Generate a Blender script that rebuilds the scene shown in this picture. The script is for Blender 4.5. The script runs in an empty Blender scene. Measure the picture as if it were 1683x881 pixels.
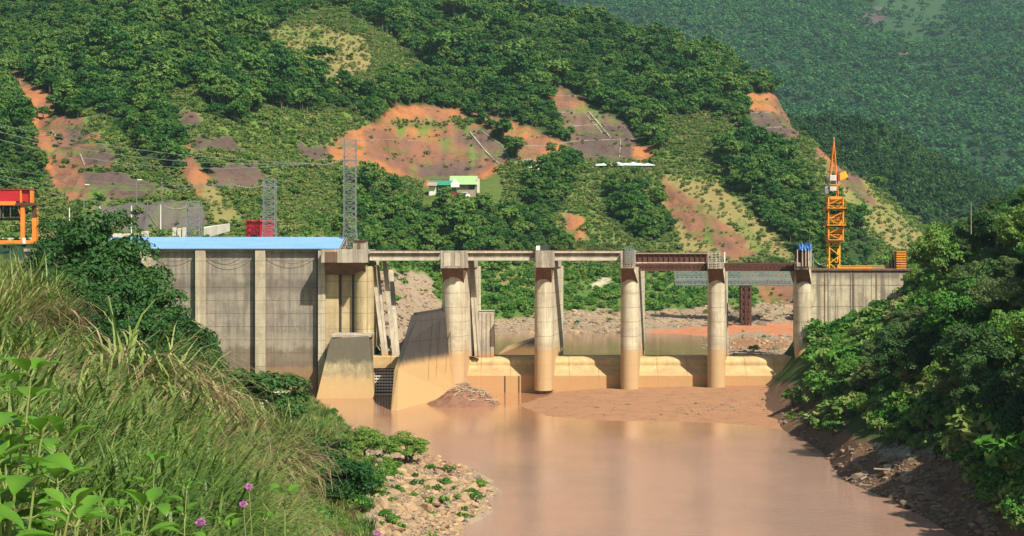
import bpy, math, random
import numpy as np
from mathutils import Vector
from mathutils.bvhtree import BVHTree
R = math.radians
SC = bpy.context.scene
COL = SC.collection
# ------------------------------------------------------------ camera, world, sun, exposure
CX, HY, F, CZ = 841.5, 415.0, 2700.0, 25.6          # photo centre column, horizon row, focal length (px), eye height (m)
cam = bpy.data.cameras.new('camera'); camo = bpy.data.objects.new('camera', cam); COL.objects.link(camo)
cam.sensor_width = 36; cam.lens = 36 * F / 1683; cam.clip_start = 0.3; cam.clip_end = 9000
cam.shift_y = -(440.5 - HY) / 1683
camo.location = (0, 0, CZ); camo.rotation_euler = (R(90), 0, 0)
SC.camera = camo
SUN = Vector((0.42, -0.51, 0.74)).normalized()       # towards the sun
elev = math.asin(SUN.z); azim = math.atan2(SUN.x, SUN.y)
w = bpy.data.worlds.new('World'); SC.world = w; w.use_nodes = True
nt = w.node_tree; nt.nodes.clear()
sky = nt.nodes.new('ShaderNodeTexSky'); sky.sky_type = 'NISHITA'; sky.sun_disc = False
sky.sun_elevation = elev; sky.sun_rotation = azim; sky.air_density = 1.3; sky.dust_density = 2.0
bg = nt.nodes.new('ShaderNodeBackground'); bg.inputs[1].default_value = 0.065
out = nt.nodes.new('ShaderNodeOutputWorld')
nt.links.new(sky.outputs[0], bg.inputs[0]); nt.links.new(bg.outputs[0], out.inputs[0])
sl = bpy.data.lights.new('sun', 'SUN'); sl.energy = 5.0; sl.angle = R(0.6); sl.color = (1.0, 0.93, 0.80)
so = bpy.data.objects.new('sun', sl); COL.objects.link(so)
so.rotation_euler = SUN.to_track_quat('Z', 'Y').to_euler()
SC.view_settings.view_transform = 'Standard'; SC.view_settings.look = 'None'
SC.view_settings.exposure = 0.58; SC.view_settings.gamma = 1.0
SC.render.engine = 'CYCLES'
cy = SC.cycles
cy.max_bounces = 4; cy.diffuse_bounces = 2; cy.glossy_bounces = 2; cy.transmission_bounces = 3
cy.transparent_max_bounces = 4; cy.volume_bounces = 0
cy.use_denoising = True
cy.sample_clamp_indirect = 4

# ------------------------------------------------------------ helpers
def W(px, py, Y):
    return Vector(((px - CX) / F * Y, Y, CZ - (py - HY) / F * Y))
def XA(px, Y=300.0): return (px - CX) / F * Y
def ZA(py, Y=300.0): return CZ - (py - HY) / F * Y
def ZPY(Y, py): return CZ - (py - HY) / F * Y

def tag(o, label=None, cat=None, group=None, kind=None):
    if label: o['label'] = label
    if cat: o['category'] = cat
    if group: o['group'] = group
    if kind: o['kind'] = kind
    return o
def empty(name, loc, label, cat, group=None, rz=0):
    o = bpy.data.objects.new(name, None); COL.objects.link(o); o.location = loc; o.rotation_euler = (0, 0, rz)
    o.empty_display_size = 0.2
    return tag(o, label, cat, group)

class MB:
    """collects shapes, builds one mesh object; world coordinates"""
    def __init__(s): s.v = []; s.f = []
    def add(s, vs, fs):
        b = len(s.v); s.v += [tuple(p) for p in vs]; s.f += [tuple(i + b for i in f) for f in fs]; return s
    def hexa(s, p):   # bottom 4 ccw, top 4 ccw
        return s.add(p, [(3,2,1,0),(4,5,6,7),(0,1,5,4),(1,2,6,5),(2,3,7,6),(3,0,4,7)])
    def box(s, x0, x1, y0, y1, z0, z1):
        return s.hexa([(x0,y0,z0),(x1,y0,z0),(x1,y1,z0),(x0,y1,z0),(x0,y0,z1),(x1,y0,z1),(x1,y1,z1),(x0,y1,z1)])
    def bar(s, p, q, r, n=4, r2=None):
        p = Vector(p); q = Vector(q); d = q - p
        if d.length < 1e-6: return s
        d.normalize(); a = d.cross(Vector((0,0,1)))
        if a.length < 1e-3: a = Vector((1,0,0))
        a.normalize(); b = d.cross(a); r2 = r if r2 is None else r2
        o = math.pi/4 if n == 4 else 0
        vs = [p + r*(math.cos(o+2*math.pi*i/n)*a + math.sin(o+2*math.pi*i/n)*b) for i in range(n)]
        vs += [q + r2*(math.cos(o+2*math.pi*i/n)*a + math.sin(o+2*math.pi*i/n)*b) for i in range(n)]
        fs = [(i,(i+1)%n,n+(i+1)%n,n+i) for i in range(n)] + [tuple(range(n))[::-1], tuple(range(n,2*n))]
        return s.add(vs, fs)
    def prism(s, poly, y0, y1):   # polygon in x,z extruded in y
        n = len(poly)
        vs = [(x,y0,z) for x,z in poly] + [(x,y1,z) for x,z in poly]
        return s.add(vs, [(i,(i+1)%n,n+(i+1)%n,n+i) for i in range(n)] + [tuple(range(n))[::-1], tuple(range(n,2*n))])
    def prismx(s, poly, x0, x1):  # polygon in y,z extruded in x
        n = len(poly)
        vs = [(x0,y,z) for y,z in poly] + [(x1,y,z) for y,z in poly]
        return s.add(vs, [(i,(i+1)%n,n+(i+1)%n,n+i) for i in range(n)] + [tuple(range(n))[::-1], tuple(range(n,2*n))])
    def prismz(s, poly, z0, z1, poly2=None):
        n = len(poly); p2 = poly2 or poly
        vs = [(x,y,z0) for x,y in poly] + [(x,y,z1) for x,y in p2]
        return s.add(vs, [(i,(i+1)%n,n+(i+1)%n,n+i) for i in range(n)] + [tuple(range(n))[::-1], tuple(range(n,2*n))])
    def tube(s, pts, r, n=5):
        for a, b in zip(pts[:-1], pts[1:]): s.bar(a, b, r, n)
        return s
    def build(s, name, m, parent=None, bevel=0, smooth=False, **k):
        me = bpy.data.meshes.new(name)
        o = bpy.data.objects.new(name, me); COL.objects.link(o)
        vs = s.v
        if parent is not None:
            o.parent = parent
            l = parent.location; q = parent.rotation_euler
            if parent.type == 'EMPTY':
                c, sn = math.cos(-q.z), math.sin(-q.z)
                vs = [((x-l.x)*c-(y-l.y)*sn, (x-l.x)*sn+(y-l.y)*c, z-l.z) for x,y,z in vs]
        me.from_pydata(vs, [], s.f); me.update()
        if isinstance(m, (list, tuple)):
            for mm in m: me.materials.append(mm)
        else: me.materials.append(m)
        if smooth:
            for p in me.polygons: p.use_smooth = True
        if bevel:
            b = o.modifiers.new('bevel', 'BEVEL'); b.width = bevel; b.segments = 2; b.limit_method = 'ANGLE'
        return tag(o, **k)

def np_mesh(name, V, Fq, mats, smooth=False, mi=None):
    me = bpy.data.meshes.new(name)
    nf, k = Fq.shape
    me.vertices.add(len(V)); me.vertices.foreach_set('co', V.astype(np.float32).ravel())
    me.loops.add(nf*k); me.loops.foreach_set('vertex_index', Fq.astype(np.int32).ravel())
    me.polygons.add(nf); me.polygons.foreach_set('loop_start', np.arange(nf, dtype=np.int32)*k)
    me.polygons.foreach_set('use_smooth', np.full(nf, smooth))
    for m in mats: me.materials.append(m)
    if mi is not None: me.polygons.foreach_set('material_index', mi.astype(np.int32))
    me.update(calc_edges=True)
    return me
def link(name, me, parent=None, **k):
    o = bpy.data.objects.new(name, me); COL.objects.link(o)
    if parent is not None: o.parent = parent
    return tag(o, **k)

# value noise on numpy arrays
_rs = np.random.RandomState(7); _T = _rs.rand(256, 256)
def vnoise(x, y):
    xi = np.floor(x).astype(int); yi = np.floor(y).astype(int); fx = x-xi; fy = y-yi
    fx = fx*fx*(3-2*fx); fy = fy*fy*(3-2*fy)
    a = _T[xi & 255, yi & 255]; b = _T[(xi+1) & 255, yi & 255]; c = _T[xi & 255, (yi+1) & 255]; d = _T[(xi+1) & 255, (yi+1) & 255]
    return (a*(1-fx)+b*fx)*(1-fy)+(c*(1-fx)+d*fx)*fy
def fbm(x, y, o=4):
    t = 0; a = 0.5; s = 0
    for i in range(o):
        t = t + a*vnoise(x*2**i+17.3*i, y*2**i+5.1*i); s += a; a *= 0.5
    return t/s*2-1
def inpoly(x, y, poly):
    r = np.zeros(x.shape, bool); n = len(poly)
    for i in range(n):
        x0, y0 = poly[i]; x1, y1 = poly[(i+1) % n]
        if y0 == y1: continue
        c = ((y0 > y) != (y1 > y)) & (x < (x1-x0)*(y-y0)/(y1-y0)+x0)
        r ^= c
    return r

# ------------------------------------------------------------ node material helpers
class N:
    def __init__(s, name):
        s.m = bpy.data.materials.new(name); s.m.use_nodes = True; s.t = s.m.node_tree; s.t.nodes.clear()
        s.out = s.t.nodes.new('ShaderNodeOutputMaterial')
    def n(s, typ, **k):
        d = s.t.nodes.new('ShaderNode'+typ)
        for a, b in k.items():
            if a.startswith('_'): continue
            setattr(d, a, b)
        return d
    def l(s, a, b):
        if hasattr(a, 'outputs'): a = a.outputs[0]
        if isinstance(a, (int, float)): b.default_value = a
        elif isinstance(a, (tuple, list)): b.default_value = (*a, 1.0) if len(a) == 3 and b.type == 'RGBA' else a
        else: s.t.links.new(a, b)
    def pos(s): return s.n('NewGeometry').outputs['Position']
    def obj(s): return s.n('TexCoord').outputs['Object']
    def scale(s, v, sc):
        d = s.n('VectorMath', operation='MULTIPLY'); s.l(v, d.inputs[0]); d.inputs[1].default_value = sc; return d.outputs[0]
    def noise(s, v, sc, det=4, rough=0.6, dist=0):
        d = s.n('TexNoise'); s.l(v, d.inputs['Vector']); d.inputs['Scale'].default_value = sc
        d.inputs['Detail'].default_value = det; d.inputs['Roughness'].default_value = rough; d.inputs['Distortion'].default_value = dist
        return d.outputs[0]
    def voro(s, v, sc, feat='F1', rnd=1):
        d = s.n('TexVoronoi'); d.feature = feat; s.l(v, d.inputs['Vector']); d.inputs['Scale'].default_value = sc; d.inputs['Randomness'].default_value = rnd
        return d
    def ramp(s, v, stops, interp='LINEAR'):
        d = s.n('ValToRGB'); e = d.color_ramp.elements; d.color_ramp.interpolation = interp
        while len(e) > 2: e.remove(e[-1])
        for i, (p, c) in enumerate(stops):
            if i > 1: e.new(p)
            e[i].position = p; e[i].color = (c, c, c, 1) if isinstance(c, (int, float)) else (*c, 1)
        s.l(v, d.inputs[0]); return d.outputs[0]
    def mth(s, op, a, b=0, c=0, clamp=False):
        d = s.n('Math', operation=op); d.use_clamp = clamp; s.l(a, d.inputs[0]); s.l(b, d.inputs[1]); s.l(c, d.inputs[2]); return d.outputs[0]
    def mix(s, f, a, b, mode='MIX'):
        d = s.n('Mix'); d.data_type = 'RGBA'; d.blend_type = mode; s.l(f, d.inputs[0]); s.l(a, d.inputs[6]); s.l(b, d.inputs[7]); return d.outputs[2]
    def xyz(s, v):
        d = s.n('SeparateXYZ'); s.l(v, d.inputs[0]); return d.outputs
    def step(s, v, a, b):
        d = s.n('MapRange'); d.interpolation_type = 'SMOOTHSTEP'; s.l(v, d.inputs[0]); d.inputs[1].default_value = a; d.inputs[2].default_value = b; return d.outputs[0]
    def attr(s, name): 
        d = s.n('Attribute'); d.attribute_name = name; return d
    def finish(s, col, rough=0.8, metal=0, spec=0.3, bump=None, bstr=0.3, bdist=0.1, trans=0):
        p = s.n('BsdfPrincipled'); s.l(col, p.inputs['Base Color']); s.l(rough, p.inputs['Roughness']); s.l(metal, p.inputs['Metallic'])
        p.inputs['Specular IOR Level'].default_value = spec
        if bump is not None:
            b = s.n('Bump'); b.inputs['Strength'].default_value = bstr; b.inputs['Distance'].default_value = bdist
            s.l(bump, b.inputs['Height']); s.l(b.outputs[0], p.inputs['Normal'])
        sh = p.outputs[0]
        if trans:
            t = s.n('BsdfTranslucent'); s.l(col, t.inputs[0]); m = s.n('MixShader'); m.inputs[0].default_value = trans
            s.l(sh, m.inputs[1]); s.l(t.outputs[0], m.inputs[2]); sh = m.outputs[0]
        s.t.links.new(sh, s.out.inputs[0]); return s.m

def paint(name, c, rough=0.45, wear=(0.12,0.06,0.035), amt=0.45, metal=0, sc=1.5):
    a = N(name); p = a.pos(); n1 = a.noise(p, sc, 6, .7); n2 = a.noise(a.scale(p,(3,3,.5)), sc, 5, .7)
    f = a.ramp(a.mth('MULTIPLY', n1, n2), [(max(0,.38-amt*.35), 0), (.42, 1)])
    c1 = a.mix(a.noise(p, .4, 3), tuple(x*.75 for x in c), tuple(min(1,x*1.2) for x in c))
    f = a.mth('MULTIPLY', f, amt)
    return a.finish(a.mix(f, c1, wear), rough=a.mth('ADD', rough, a.mth('MULTIPLY', f, .4)), metal=metal, bump=n1, bstr=.15, bdist=.02)

def concrete(name, light, dark, mud=(0.42,0.235,0.11), mudline=None, mudw=1.2, streak=.5, joints=None, panels=None, mudn=3.0, bands=()):
    """weathered cast concrete: blotches, vertical run stains, lift joints, a brown flood line"""
    a = N(name); p = a.pos(); X, Y, Z = a.xyz(p)
    n1 = a.noise(p, .35, 8, .65); n2 = a.noise(a.scale(p, (1.1,1.1,.06)), 1.0, 6, .62); n3 = a.noise(p, 3.0, 6, .7)
    n4 = a.noise(a.scale(p,(.12,.12,.5)), 1.0, 5, .6)
    c = a.mix(a.ramp(n1, [(.3, 0), (.68, 1)]), tuple(x*.72 for x in light), light)
    s_ = a.ramp(n2, [(.44, 0), (.62, 1)]); c = a.mix(a.mth('MULTIPLY', s_, streak), c, dark)
    s2 = a.ramp(n4, [(.5, 0), (.7, 1)]); c = a.mix(a.mth('MULTIPLY', s2, .45), c, tuple(x*.9+.02 for x in dark))
    s3 = a.ramp(a.noise(a.scale(p,(2.6,2.6,.05)), 1.0, 4, .6), [(.60, 0), (.70, 1)]); c = a.mix(a.mth('MULTIPLY', s3, .45), c, tuple(min(.8, x*1.25+.05) for x in light))
    c = a.mix(a.mth('MULTIPLY', a.ramp(n3, [(.5, 0), (.75, 1)]), .35), c, dark)
    n5 = a.noise(a.scale(p, (.45,.45,.16)), 1.0, 9, .75, .6)
    c = a.mix(a.mth('MULTIPLY', a.ramp(n5, [(.52, 0), (.57, 1)]), .38), c, dark)
    c = a.mix(a.mth('MULTIPLY', a.ramp(a.noise(p, .8, 9, .8, .4), [(.60, 0), (.64, 1)]), .4), c, tuple(min(.8, x*1.15+.03) for x in light))
    for z0, z1, col, am in bands:
        zz = a.mth('ADD', Z, a.mth('MULTIPLY', a.mth('SUBTRACT', n1, .5), 5.0))
        f = a.mth('MULTIPLY', a.step(zz, z0-.6, z0+.6), a.mth('SUBTRACT', 1, a.step(zz, z1-.6, z1+.6)))
        c = a.mix(a.mth('MULTIPLY', f, am), c, col)
    if joints:
        fr = a.mth('FRACT', a.mth('DIVIDE', a.mth('ADD', Z, a.mth('MULTIPLY', a.mth('SUBTRACT', n3, .5), .12)), joints))
        c = a.mix(a.mth('MULTIPLY', a.mth('LESS_THAN', fr, .045), a.ramp(n1,[(.35,.2),(.6,.75)])), c, tuple(x*.5 for x in dark))
    if panels:
        fr = a.mth('FRACT', a.mth('DIVIDE', a.mth('ADD', X, .37), panels))
        c = a.mix(a.mth('MULTIPLY', a.mth('LESS_THAN', fr, .03), .55), c, tuple(x*.5 for x in dark))
    if mudline is not None:
        zz = a.mth('ADD', Z, a.mth('ADD', a.mth('MULTIPLY', a.mth('SUBTRACT', n1, .5), mudn), a.mth('MULTIPLY', a.mth('SUBTRACT', n2, .5), mudn*.8)))
        f = a.mth('SUBTRACT', 1, a.step(zz, mudline-mudw*.5, mudline+mudw*.5))
        f3 = a.mth('MULTIPLY', a.step(zz, mudline-.1, mudline+.25), a.mth('SUBTRACT', 1, a.step(zz, mudline+.6, mudline+1.6)))
        c = a.mix(a.mth('MULTIPLY', f3, .35), c, dark)
        mc = a.mix(n3, tuple(x*.8 for x in mud), tuple(x*1.1 for x in mud))
        c = a.mix(a.mth('MULTIPLY', f, .88), c, mc)
    bb = a.mth('ADD', n3, a.mth('MULTIPLY', a.noise(p, 14, 4, .7), .5))
    return a.finish(c, rough=.9, spec=.2, bump=bb, bstr=.5, bdist=.06)
# ------------------------------------------------------------ terrain
def cols_z(cols, px, Y, blur=5, passes=2):
    """cols: {px: [(Y, z) or (Y, py, 'p')]}; returns z over grid px x Y"""
    ks = sorted(cols); Zc = []
    for k in ks:
        ys = [e[0] for e in cols[k]]; zs = [e[1] if len(e) == 2 else ZPY(e[0], e[1]) for e in cols[k]]
        Zc.append(np.interp(Y, ys, zs))
    Zc = np.array(Zc); Z = np.empty((len(px), len(Y)))
    for j in range(len(Y)): Z[:, j] = np.interp(px, ks, Zc[:, j])
    k = np.ones(blur)/blur
    for _ in range(passes):
        for ax in (0, 1):
            P = np.pad(Z, [(blur//2, blur//2) if a == ax else (0, 0) for a in (0, 1)], mode='edge')
            Z = np.apply_along_axis(lambda r: np.convolve(r, k, 'valid'), ax, P)
    return Z
def grid_mesh(name, px, Y, Z, col, mat, kind='structure', label=None, cat=None):
    PX, YY = np.meshgrid(px, Y, indexing='ij'); X = (PX-CX)/F*YY
    V = np.stack([X, YY, Z], -1).reshape(-1, 3); a, b = len(px), len(Y)
    i = (np.arange(a-1)[:, None]*b+np.arange(b-1)[None]).ravel()
    Q = np.stack([i, i+b, i+b+1, i+1], -1)
    me = np_mesh(name, V, Q, [mat], smooth=True)
    if col is not None:
        at = me.color_attributes.new('Col', 'FLOAT_COLOR', 'POINT')
        at.data.foreach_set('color', np.concatenate([col.reshape(-1, 3), np.ones((a*b, 1))], 1).astype(np.float32).ravel())
    o = link(name, me, kind=kind, label=label, cat=cat)
    return o, V, Q
def bvh_of(V, Q): return BVHTree.FromPolygons([Vector(v) for v in V], [tuple(int(k) for k in q) for q in Q])
def hit(bv, px, py):
    d = W(px, py, 1.0) - Vector((0, 0, CZ)); h = bv.ray_cast(Vector((0, 0, CZ)), d.normalized(), 5000)
    return h[0]
def drop(bv, x, y):
    h = bv.ray_cast(Vector((x, y, 900)), Vector((0, 0, -1)), 2000); return h[0]

def soil_mat(name, sc=1.0, bstr=.8, bd=.5):
    a = N(name); p = a.pos(); c = a.attr('Col').outputs['Color']
    n1 = a.noise(p, .12*sc, 8, .7); n2 = a.noise(p, .9*sc, 8, .75); n3 = a.noise(a.scale(p, (.5*sc, .5*sc, .09*sc)), 1, 6, .7)
    v = a.mth('ADD', a.mth('MULTIPLY', n1, .8), a.mth('ADD', a.mth('MULTIPLY', n2, .7), a.mth('MULTIPLY', n3, .5)))
    f = a.ramp(v, [(.55/1.0*.75, .25), (.8, .62), (1.0, 1.0)])
    mul = a.mth('MULTIPLY', f, 1.05)
    d = a.n('VectorMath', operation='SCALE'); a.l(c, d.inputs[0]); a.l(mul, d.inputs['Scale'])
    return a.finish(d.outputs[0], rough=.95, spec=.1, bump=a.mth('ADD', n2, a.mth('MULTIPLY', n1, 2)), bstr=bstr, bdist=bd)
CLS = {  # base colours (linear albedo)
 'forest': (.030, .060, .015), 'grass': (.12, .175, .038), 'lush': (.10, .17, .035), 'dry': (.235, .195, .075), 'orange': (.37, .150, .060), 'brown': (.22, .105, .062),
 'rock': (.105, .072, .060), 'grey': (.12, .105, .095), 'gravel': (.30, .23, .155), 'redmud': (.46, .19, .095), 'mud': (.30, .155, .085), 'pale': (.5, .44, .30), 'scrub': (.085, .125, .028)}
def classify(PX, PY, regions, base='forest', jit=5, sx=14.0):
    col = np.zeros(PX.shape+(3,)); col[:] = CLS[base]; name = np.full(PX.shape, base, dtype=object)
    jx = PX + jit*fbm(PX/sx, PY/sx+40)*2; jy = PY + jit*fbm(PX/sx+90, PY/sx)*2
    for c, poly in regions:
        m = inpoly(jx, jy, poly); col[m] = CLS[c]; name[m] = c
    return col, name

# ---- the valley side behind the dam
U = [(305, 27), (380, 28.5)]
A = {
 -200: U+[(400, 360,'p'), (450, 280,'p'), (520, 190,'p'), (620, 90,'p'), (740, -10,'p'), (840, -90,'p'), (960, -170,'p')],
 0: U+[(400, 362,'p'), (430, 300,'p'), (470, 245,'p'), (540, 180,'p'), (620, 105,'p'), (740, 5,'p'), (840, -75,'p'), (960, -150,'p')],
 150: U+[(390, 380,'p'), (400, 342,'p'), (412, 335,'p'), (430, 290,'p'), (470, 225,'p'), (540, 165,'p'), (620, 95,'p'), (740, 0,'p'), (840, -75,'p'), (960, -150,'p')],
 330: U+[(392, 378,'p'), (404, 335,'p'), (416, 326,'p'), (440, 270,'p'), (480, 210,'p'), (540, 150,'p'), (620, 85,'p'), (740, 0,'p'), (840, -70,'p'), (960, -130,'p')],
 450: U+[(395, 380,'p'), (440, 320,'p'), (480, 260,'p'), (530, 200,'p'), (600, 130,'p'), (680, 60,'p'), (780, -10,'p'), (840, -50,'p'), (960, -60,'p')],
 560: [(305, 27), (360, 27), (390, 400,'p'), (430, 370,'p'), (480, 320,'p'), (530, 260,'p'), (580, 205,'p'), (650, 120,'p'), (720, 50,'p'), (790, 0,'p'), (850, -25,'p'), (950, 0,'p')],
 610: [(305, 8), (312, 10), (340, 23), (355, 20), (380, 490,'p'), (420, 445,'p'), (450, 410,'p'), (500, 350,'p'), (550, 275,'p'), (590, 205,'p'), (650, 130,'p'), (720, 60,'p'), (790, 10,'p'), (850, -10,'p'), (950, 20,'p')],
 660: [(305, 4), (312, 6), (345, 461,'p'), (356, 16), (380, 530,'p'), (420, 490,'p'), (450, 435,'p'), (490, 385,'p'), (540, 320,'p'), (570, 285,'p'), (592, 268,'p'), (640, 190,'p'), (700, 120,'p'), (790, 35,'p'), (850, 5,'p'), (950, 40,'p')],
 715: [(305, 4), (325, 5), (350, 540,'p'), (365, 6), (400, 5.5), (430, 505,'p'), (460, 450,'p'), (500, 388,'p'), (529, 321,'p'), (566, 311,'p'), (600, 282,'p'), (650, 180,'p'), (720, 110,'p'), (800, 50,'p'), (855, 22,'p'), (950, 50,'p')],
 790: [(305, 3), (330, 4), (400, 5), (425, 535,'p'), (450, 490,'p'), (490, 415,'p'), (529, 321,'p'), (566, 311,'p'), (600, 284,'p'), (650, 195,'p'), (710, 130,'p'), (790, 55,'p'), (860, 16,'p'), (950, 50,'p')],
 860: [(305, 2.5), (395, 4), (420, 5.2), (432, 537,'p'), (450, 507,'p'), (490, 440,'p'), (520, 400,'p'), (560, 340,'p'), (600, 275,'p'), (640, 220,'p'), (700, 140,'p'), (780, 60,'p'), (860, 18,'p'), (950, 55,'p')],
 950: [(305, 2.5), (400, 4), (425, 5.3), (435, 530,'p'), (450, 510,'p'), (500, 437,'p'), (525, 402,'p'), (570, 335,'p'), (606, 277,'p'), (622, 272,'p'), (655, 225,'p'), (710, 150,'p'), (790, 80,'p'), (860, 37,'p'), (960, 75,'p')],
 1050: [(305, 2.5), (400, 4), (420, 5.3), (440, 527,'p'), (460, 505,'p'), (510, 437,'p'), (530, 405,'p'), (575, 335,'p'), (606, 277,'p'), (622, 272,'p'), (690, 190,'p'), (770, 110,'p'), (860, 62,'p'), (960, 100,'p')],
 1200: [(305, 5.5), (380, 5.5), (400, 5.6), (440, 5.9), (455, 515,'p'), (475, 500,'p'), (515, 440,'p'), (535, 400,'p'), (580, 330,'p'), (630, 258,'p'), (690, 200,'p'), (760, 145,'p'), (840, 104,'p'), (940, 160,'p')],
 1270: [(305, 5.7), (380, 5.6), (400, 5.6), (440, 5.9), (460, 515,'p'), (480, 498,'p'), (520, 440,'p'), (545, 395,'p'), (590, 320,'p'), (640, 252,'p'), (700, 200,'p'), (770, 152,'p'), (900, 240,'p')],
 1330: [(305, 5.8), (380, 5.6), (400, 5.6), (450, 6), (470, 510,'p'), (490, 490,'p'), (525, 440,'p'), (555, 380,'p'), (610, 300,'p'), (660, 240,'p'), (700, 212,'p'), (800, 300,'p'), (900, 370,'p')],
 1430: [(305, 3), (400, 5), (450, 6), (500, 480,'p'), (535, 440,'p'), (565, 400,'p'), (605, 350,'p'), (655, 292,'p'), (740, 370,'p'), (900, 400,'p')],
 1520: [(305, 3), (450, 6), (500, 490,'p'), (565, 440,'p'), (605, 405,'p'), (645, 372,'p'), (740, 410,'p'), (900, 420,'p')],
 1620: [(305, 3), (450, 7), (600, 450,'p'), (680, 415,'p'), (900, 425,'p')],
 1850: [(305, 3), (450, 7), (600, 450,'p'), (700, 412,'p'), (900, 425,'p')],
}
regA = [
 ('scrub', [(60,300),(160,240),(330,300),(560,240),(560,420),(-200,420),(-200,380),(40,360)]),
 ('scrub', [(560,262),(860,262),(860,345),(690,345),(600,330),(545,300)]),
 ('grass', [(420,180),(560,180),(620,205),(640,260),(560,300),(470,290),(400,260)]),
 ('grass', [(270,150),(320,140),(350,190),(420,215),(470,250),(480,310),(380,320),(290,230)]),
 ('grass', [(130,180),(165,185),(230,260),(260,310),(320,320),(330,340),(120,345),(150,300)]),
 ('scrub', [(430,60),(500,20),(560,10),(640,60),(720,120),(640,130),(610,160),(540,150),(450,110)]),
 ('dry', [(410,58),(470,42),(560,46),(600,72),(612,112),(585,125),(560,145),(500,130),(455,95)]),
 ('grass', [(562,12),(605,35),(705,112),(690,118),(640,88),(600,62)]),
 ('orange', [(8,112),(30,118),(105,175),(75,192),(62,192),(30,188)]),
 ('orange', [(30,188),(62,190),(90,225),(110,270),(150,322),(100,320),(68,265)]),
 ('brown', [(62,193),(132,195),(170,228),(160,232),(80,240)]),
 ('brown', [(75,243),(150,240),(200,268),(190,274),(95,296)]),
 ('rock', [(110,205),(140,200),(165,226),(110,232)]),
 ('rock', [(130,290),(190,282),(255,302),(240,330),(118,335)]), ('rock', [(130,246),(170,242),(200,262),(150,276)]),
 ('brown', [(95,295),(140,290),(150,335),(110,335)]),
 ('grey', [(130,345),(300,330),(340,350),(330,378),(120,382)]),
 ('rock', [(288,186),(322,188),(338,215),(300,216)]), ('rock', [(300,228),(378,225),(402,250),(330,256)]), ('rock', [(340,270),(422,268),(445,300),(395,312),(358,312)]),
 ('orange', [(292,235),(308,238),(330,275),(352,312),(360,325),(325,330),(300,285)]),
 ('dry', [(335,300),(360,315),(395,355),(400,370),(360,368),(330,325)]),
 ('orange', [(535,238),(600,205),(648,178),(700,170),(750,178),(775,200),(825,240),(838,262),(800,292),(700,305),(640,285),(590,275),(540,262)]),
 ('brown', [(600,212),(750,205),(800,215),(835,255),(790,290),(700,298),(640,275),(595,262)]),
 ('rock', [(745,215),(800,212),(835,245),(820,268),(780,262),(755,240)]), ('rock', [(690,268),(760,262),(800,280),(740,300),(690,296)]), ('rock', [(490,235),(540,238),(545,262),(500,265)]),
 ('scrub', [(640,202),(800,200),(800,208),(650,208)]),
 ('orange', [(772,174),(850,203),(922,230),(940,262),(880,264),(862,250),(825,225),(790,205)]),
 ('orange', [(838,244),(880,240),(900,262),(930,285),(880,278),(850,262)]),
 ('pale', [(855,268),(885,262),(905,275),(880,285)]),
 ('brown', [(903,150),(922,142),(950,150),(975,178),(905,182)]),
 ('rock', [(905,182),(975,176),(1012,195),(1048,222),(1048,235),(940,240),(918,208)]),
 ('rock', [(930,238),(1050,232),(1032,262),(945,268)]),
 ('grass', [(950,264),(1080,262),(1100,280),(960,284)]),
 ('orange', [(1040,240),(1078,236),(1078,262),(1036,264)]),
 ('grass', [(960,284),(1080,262),(1100,225),(1160,190),(1215,205),(1240,235),(1320,222),(1400,270),(1460,320),(1560,400),(1500,450),(960,450),(900,380)]),
 ('scrub', [(1080,200),(1160,185),(1215,215),(1180,260),(1100,250)]),
 ('dry', [(1090,290),(1180,300),(1260,370),(1310,430),(1130,430),(1090,350)]),
 ('brown', [(1085,290),(1125,320),(1200,372),(1250,428),(1195,425),(1130,380),(1095,340)]),
 ('dry', [(1350,240),(1400,275),(1450,330),(1530,400),(1500,430),(1420,380),(1360,310)]),
 ('brown', [(1335,235),(1375,240),(1420,300),(1450,345),(1400,320),(1350,270)]),
 ('forest', [(980,298),(1030,305),(1070,335),(1100,380),(1090,402),(1040,395),(990,345)]),
 ('forest', [(1180,262),(1240,252),(1300,275),(1340,330),(1385,350),(1440,400),(1445,440),(1330,440),(1270,380),(1200,310)]),
 ('orange', [(920,350),(955,360),(968,395),(950,400),(930,385)]),
 ('orange', [(1218,152),(1268,158),(1300,190),(1222,190)]),
 ('rock', [(1222,186),(1298,186),(1322,222),(1280,236),(1240,232)]),
 ('brown', [(1262,160),(1285,170),(1325,222),(1305,228),(1285,190)]),
 ('lush', [(560,425),(1320,425),(1320,545),(1050,545),(790,545),(560,545)]),
 ('scrub', [(900,428),(1320,428),(1320,455),(1000,450)]),
 ('gravel', [(790,530),(880,516),(1000,508),(1080,512),(1200,500),(1320,490),(1320,545),(1060,575),(790,600)]),
 ('brown', [(1210,450),(1320,440),(1320,500),(1260,495)]),
 ('redmud', [(1000,556),(1100,542),(1200,533),(1320,530),(1320,549),(1180,556),(1060,568)]),
 ('gravel', [(1100,556),(1200,550),(1320,547),(1320,600),(1180,600)]),
 ('mud', [(1210,560),(1320,556),(1320,575),(1190,572)]),
 ('gravel', [(615,440),(700,448),(715,480),(760,560),(770,640),(600,640)]),
 ('pale', [(975,460),(1010,458),(1000,470),(970,472)]),
 ('lush', [(1430,425),(1700,420),(1700,560),(1430,560)]),
]
pxA = np.arange(-200, 1810, 3.6); YA = np.exp(np.linspace(math.log(304), math.log(960), 430))
ZAg = cols_z(A, pxA, YA)
PXg, YYg = np.meshgrid(pxA, YA, indexing='ij'); Xg = (PXg-CX)/F*YYg
hm = np.clip((YYg-395)/60, 0, 1)*np.clip((ZAg-8)/15, 0, 1)
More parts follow.
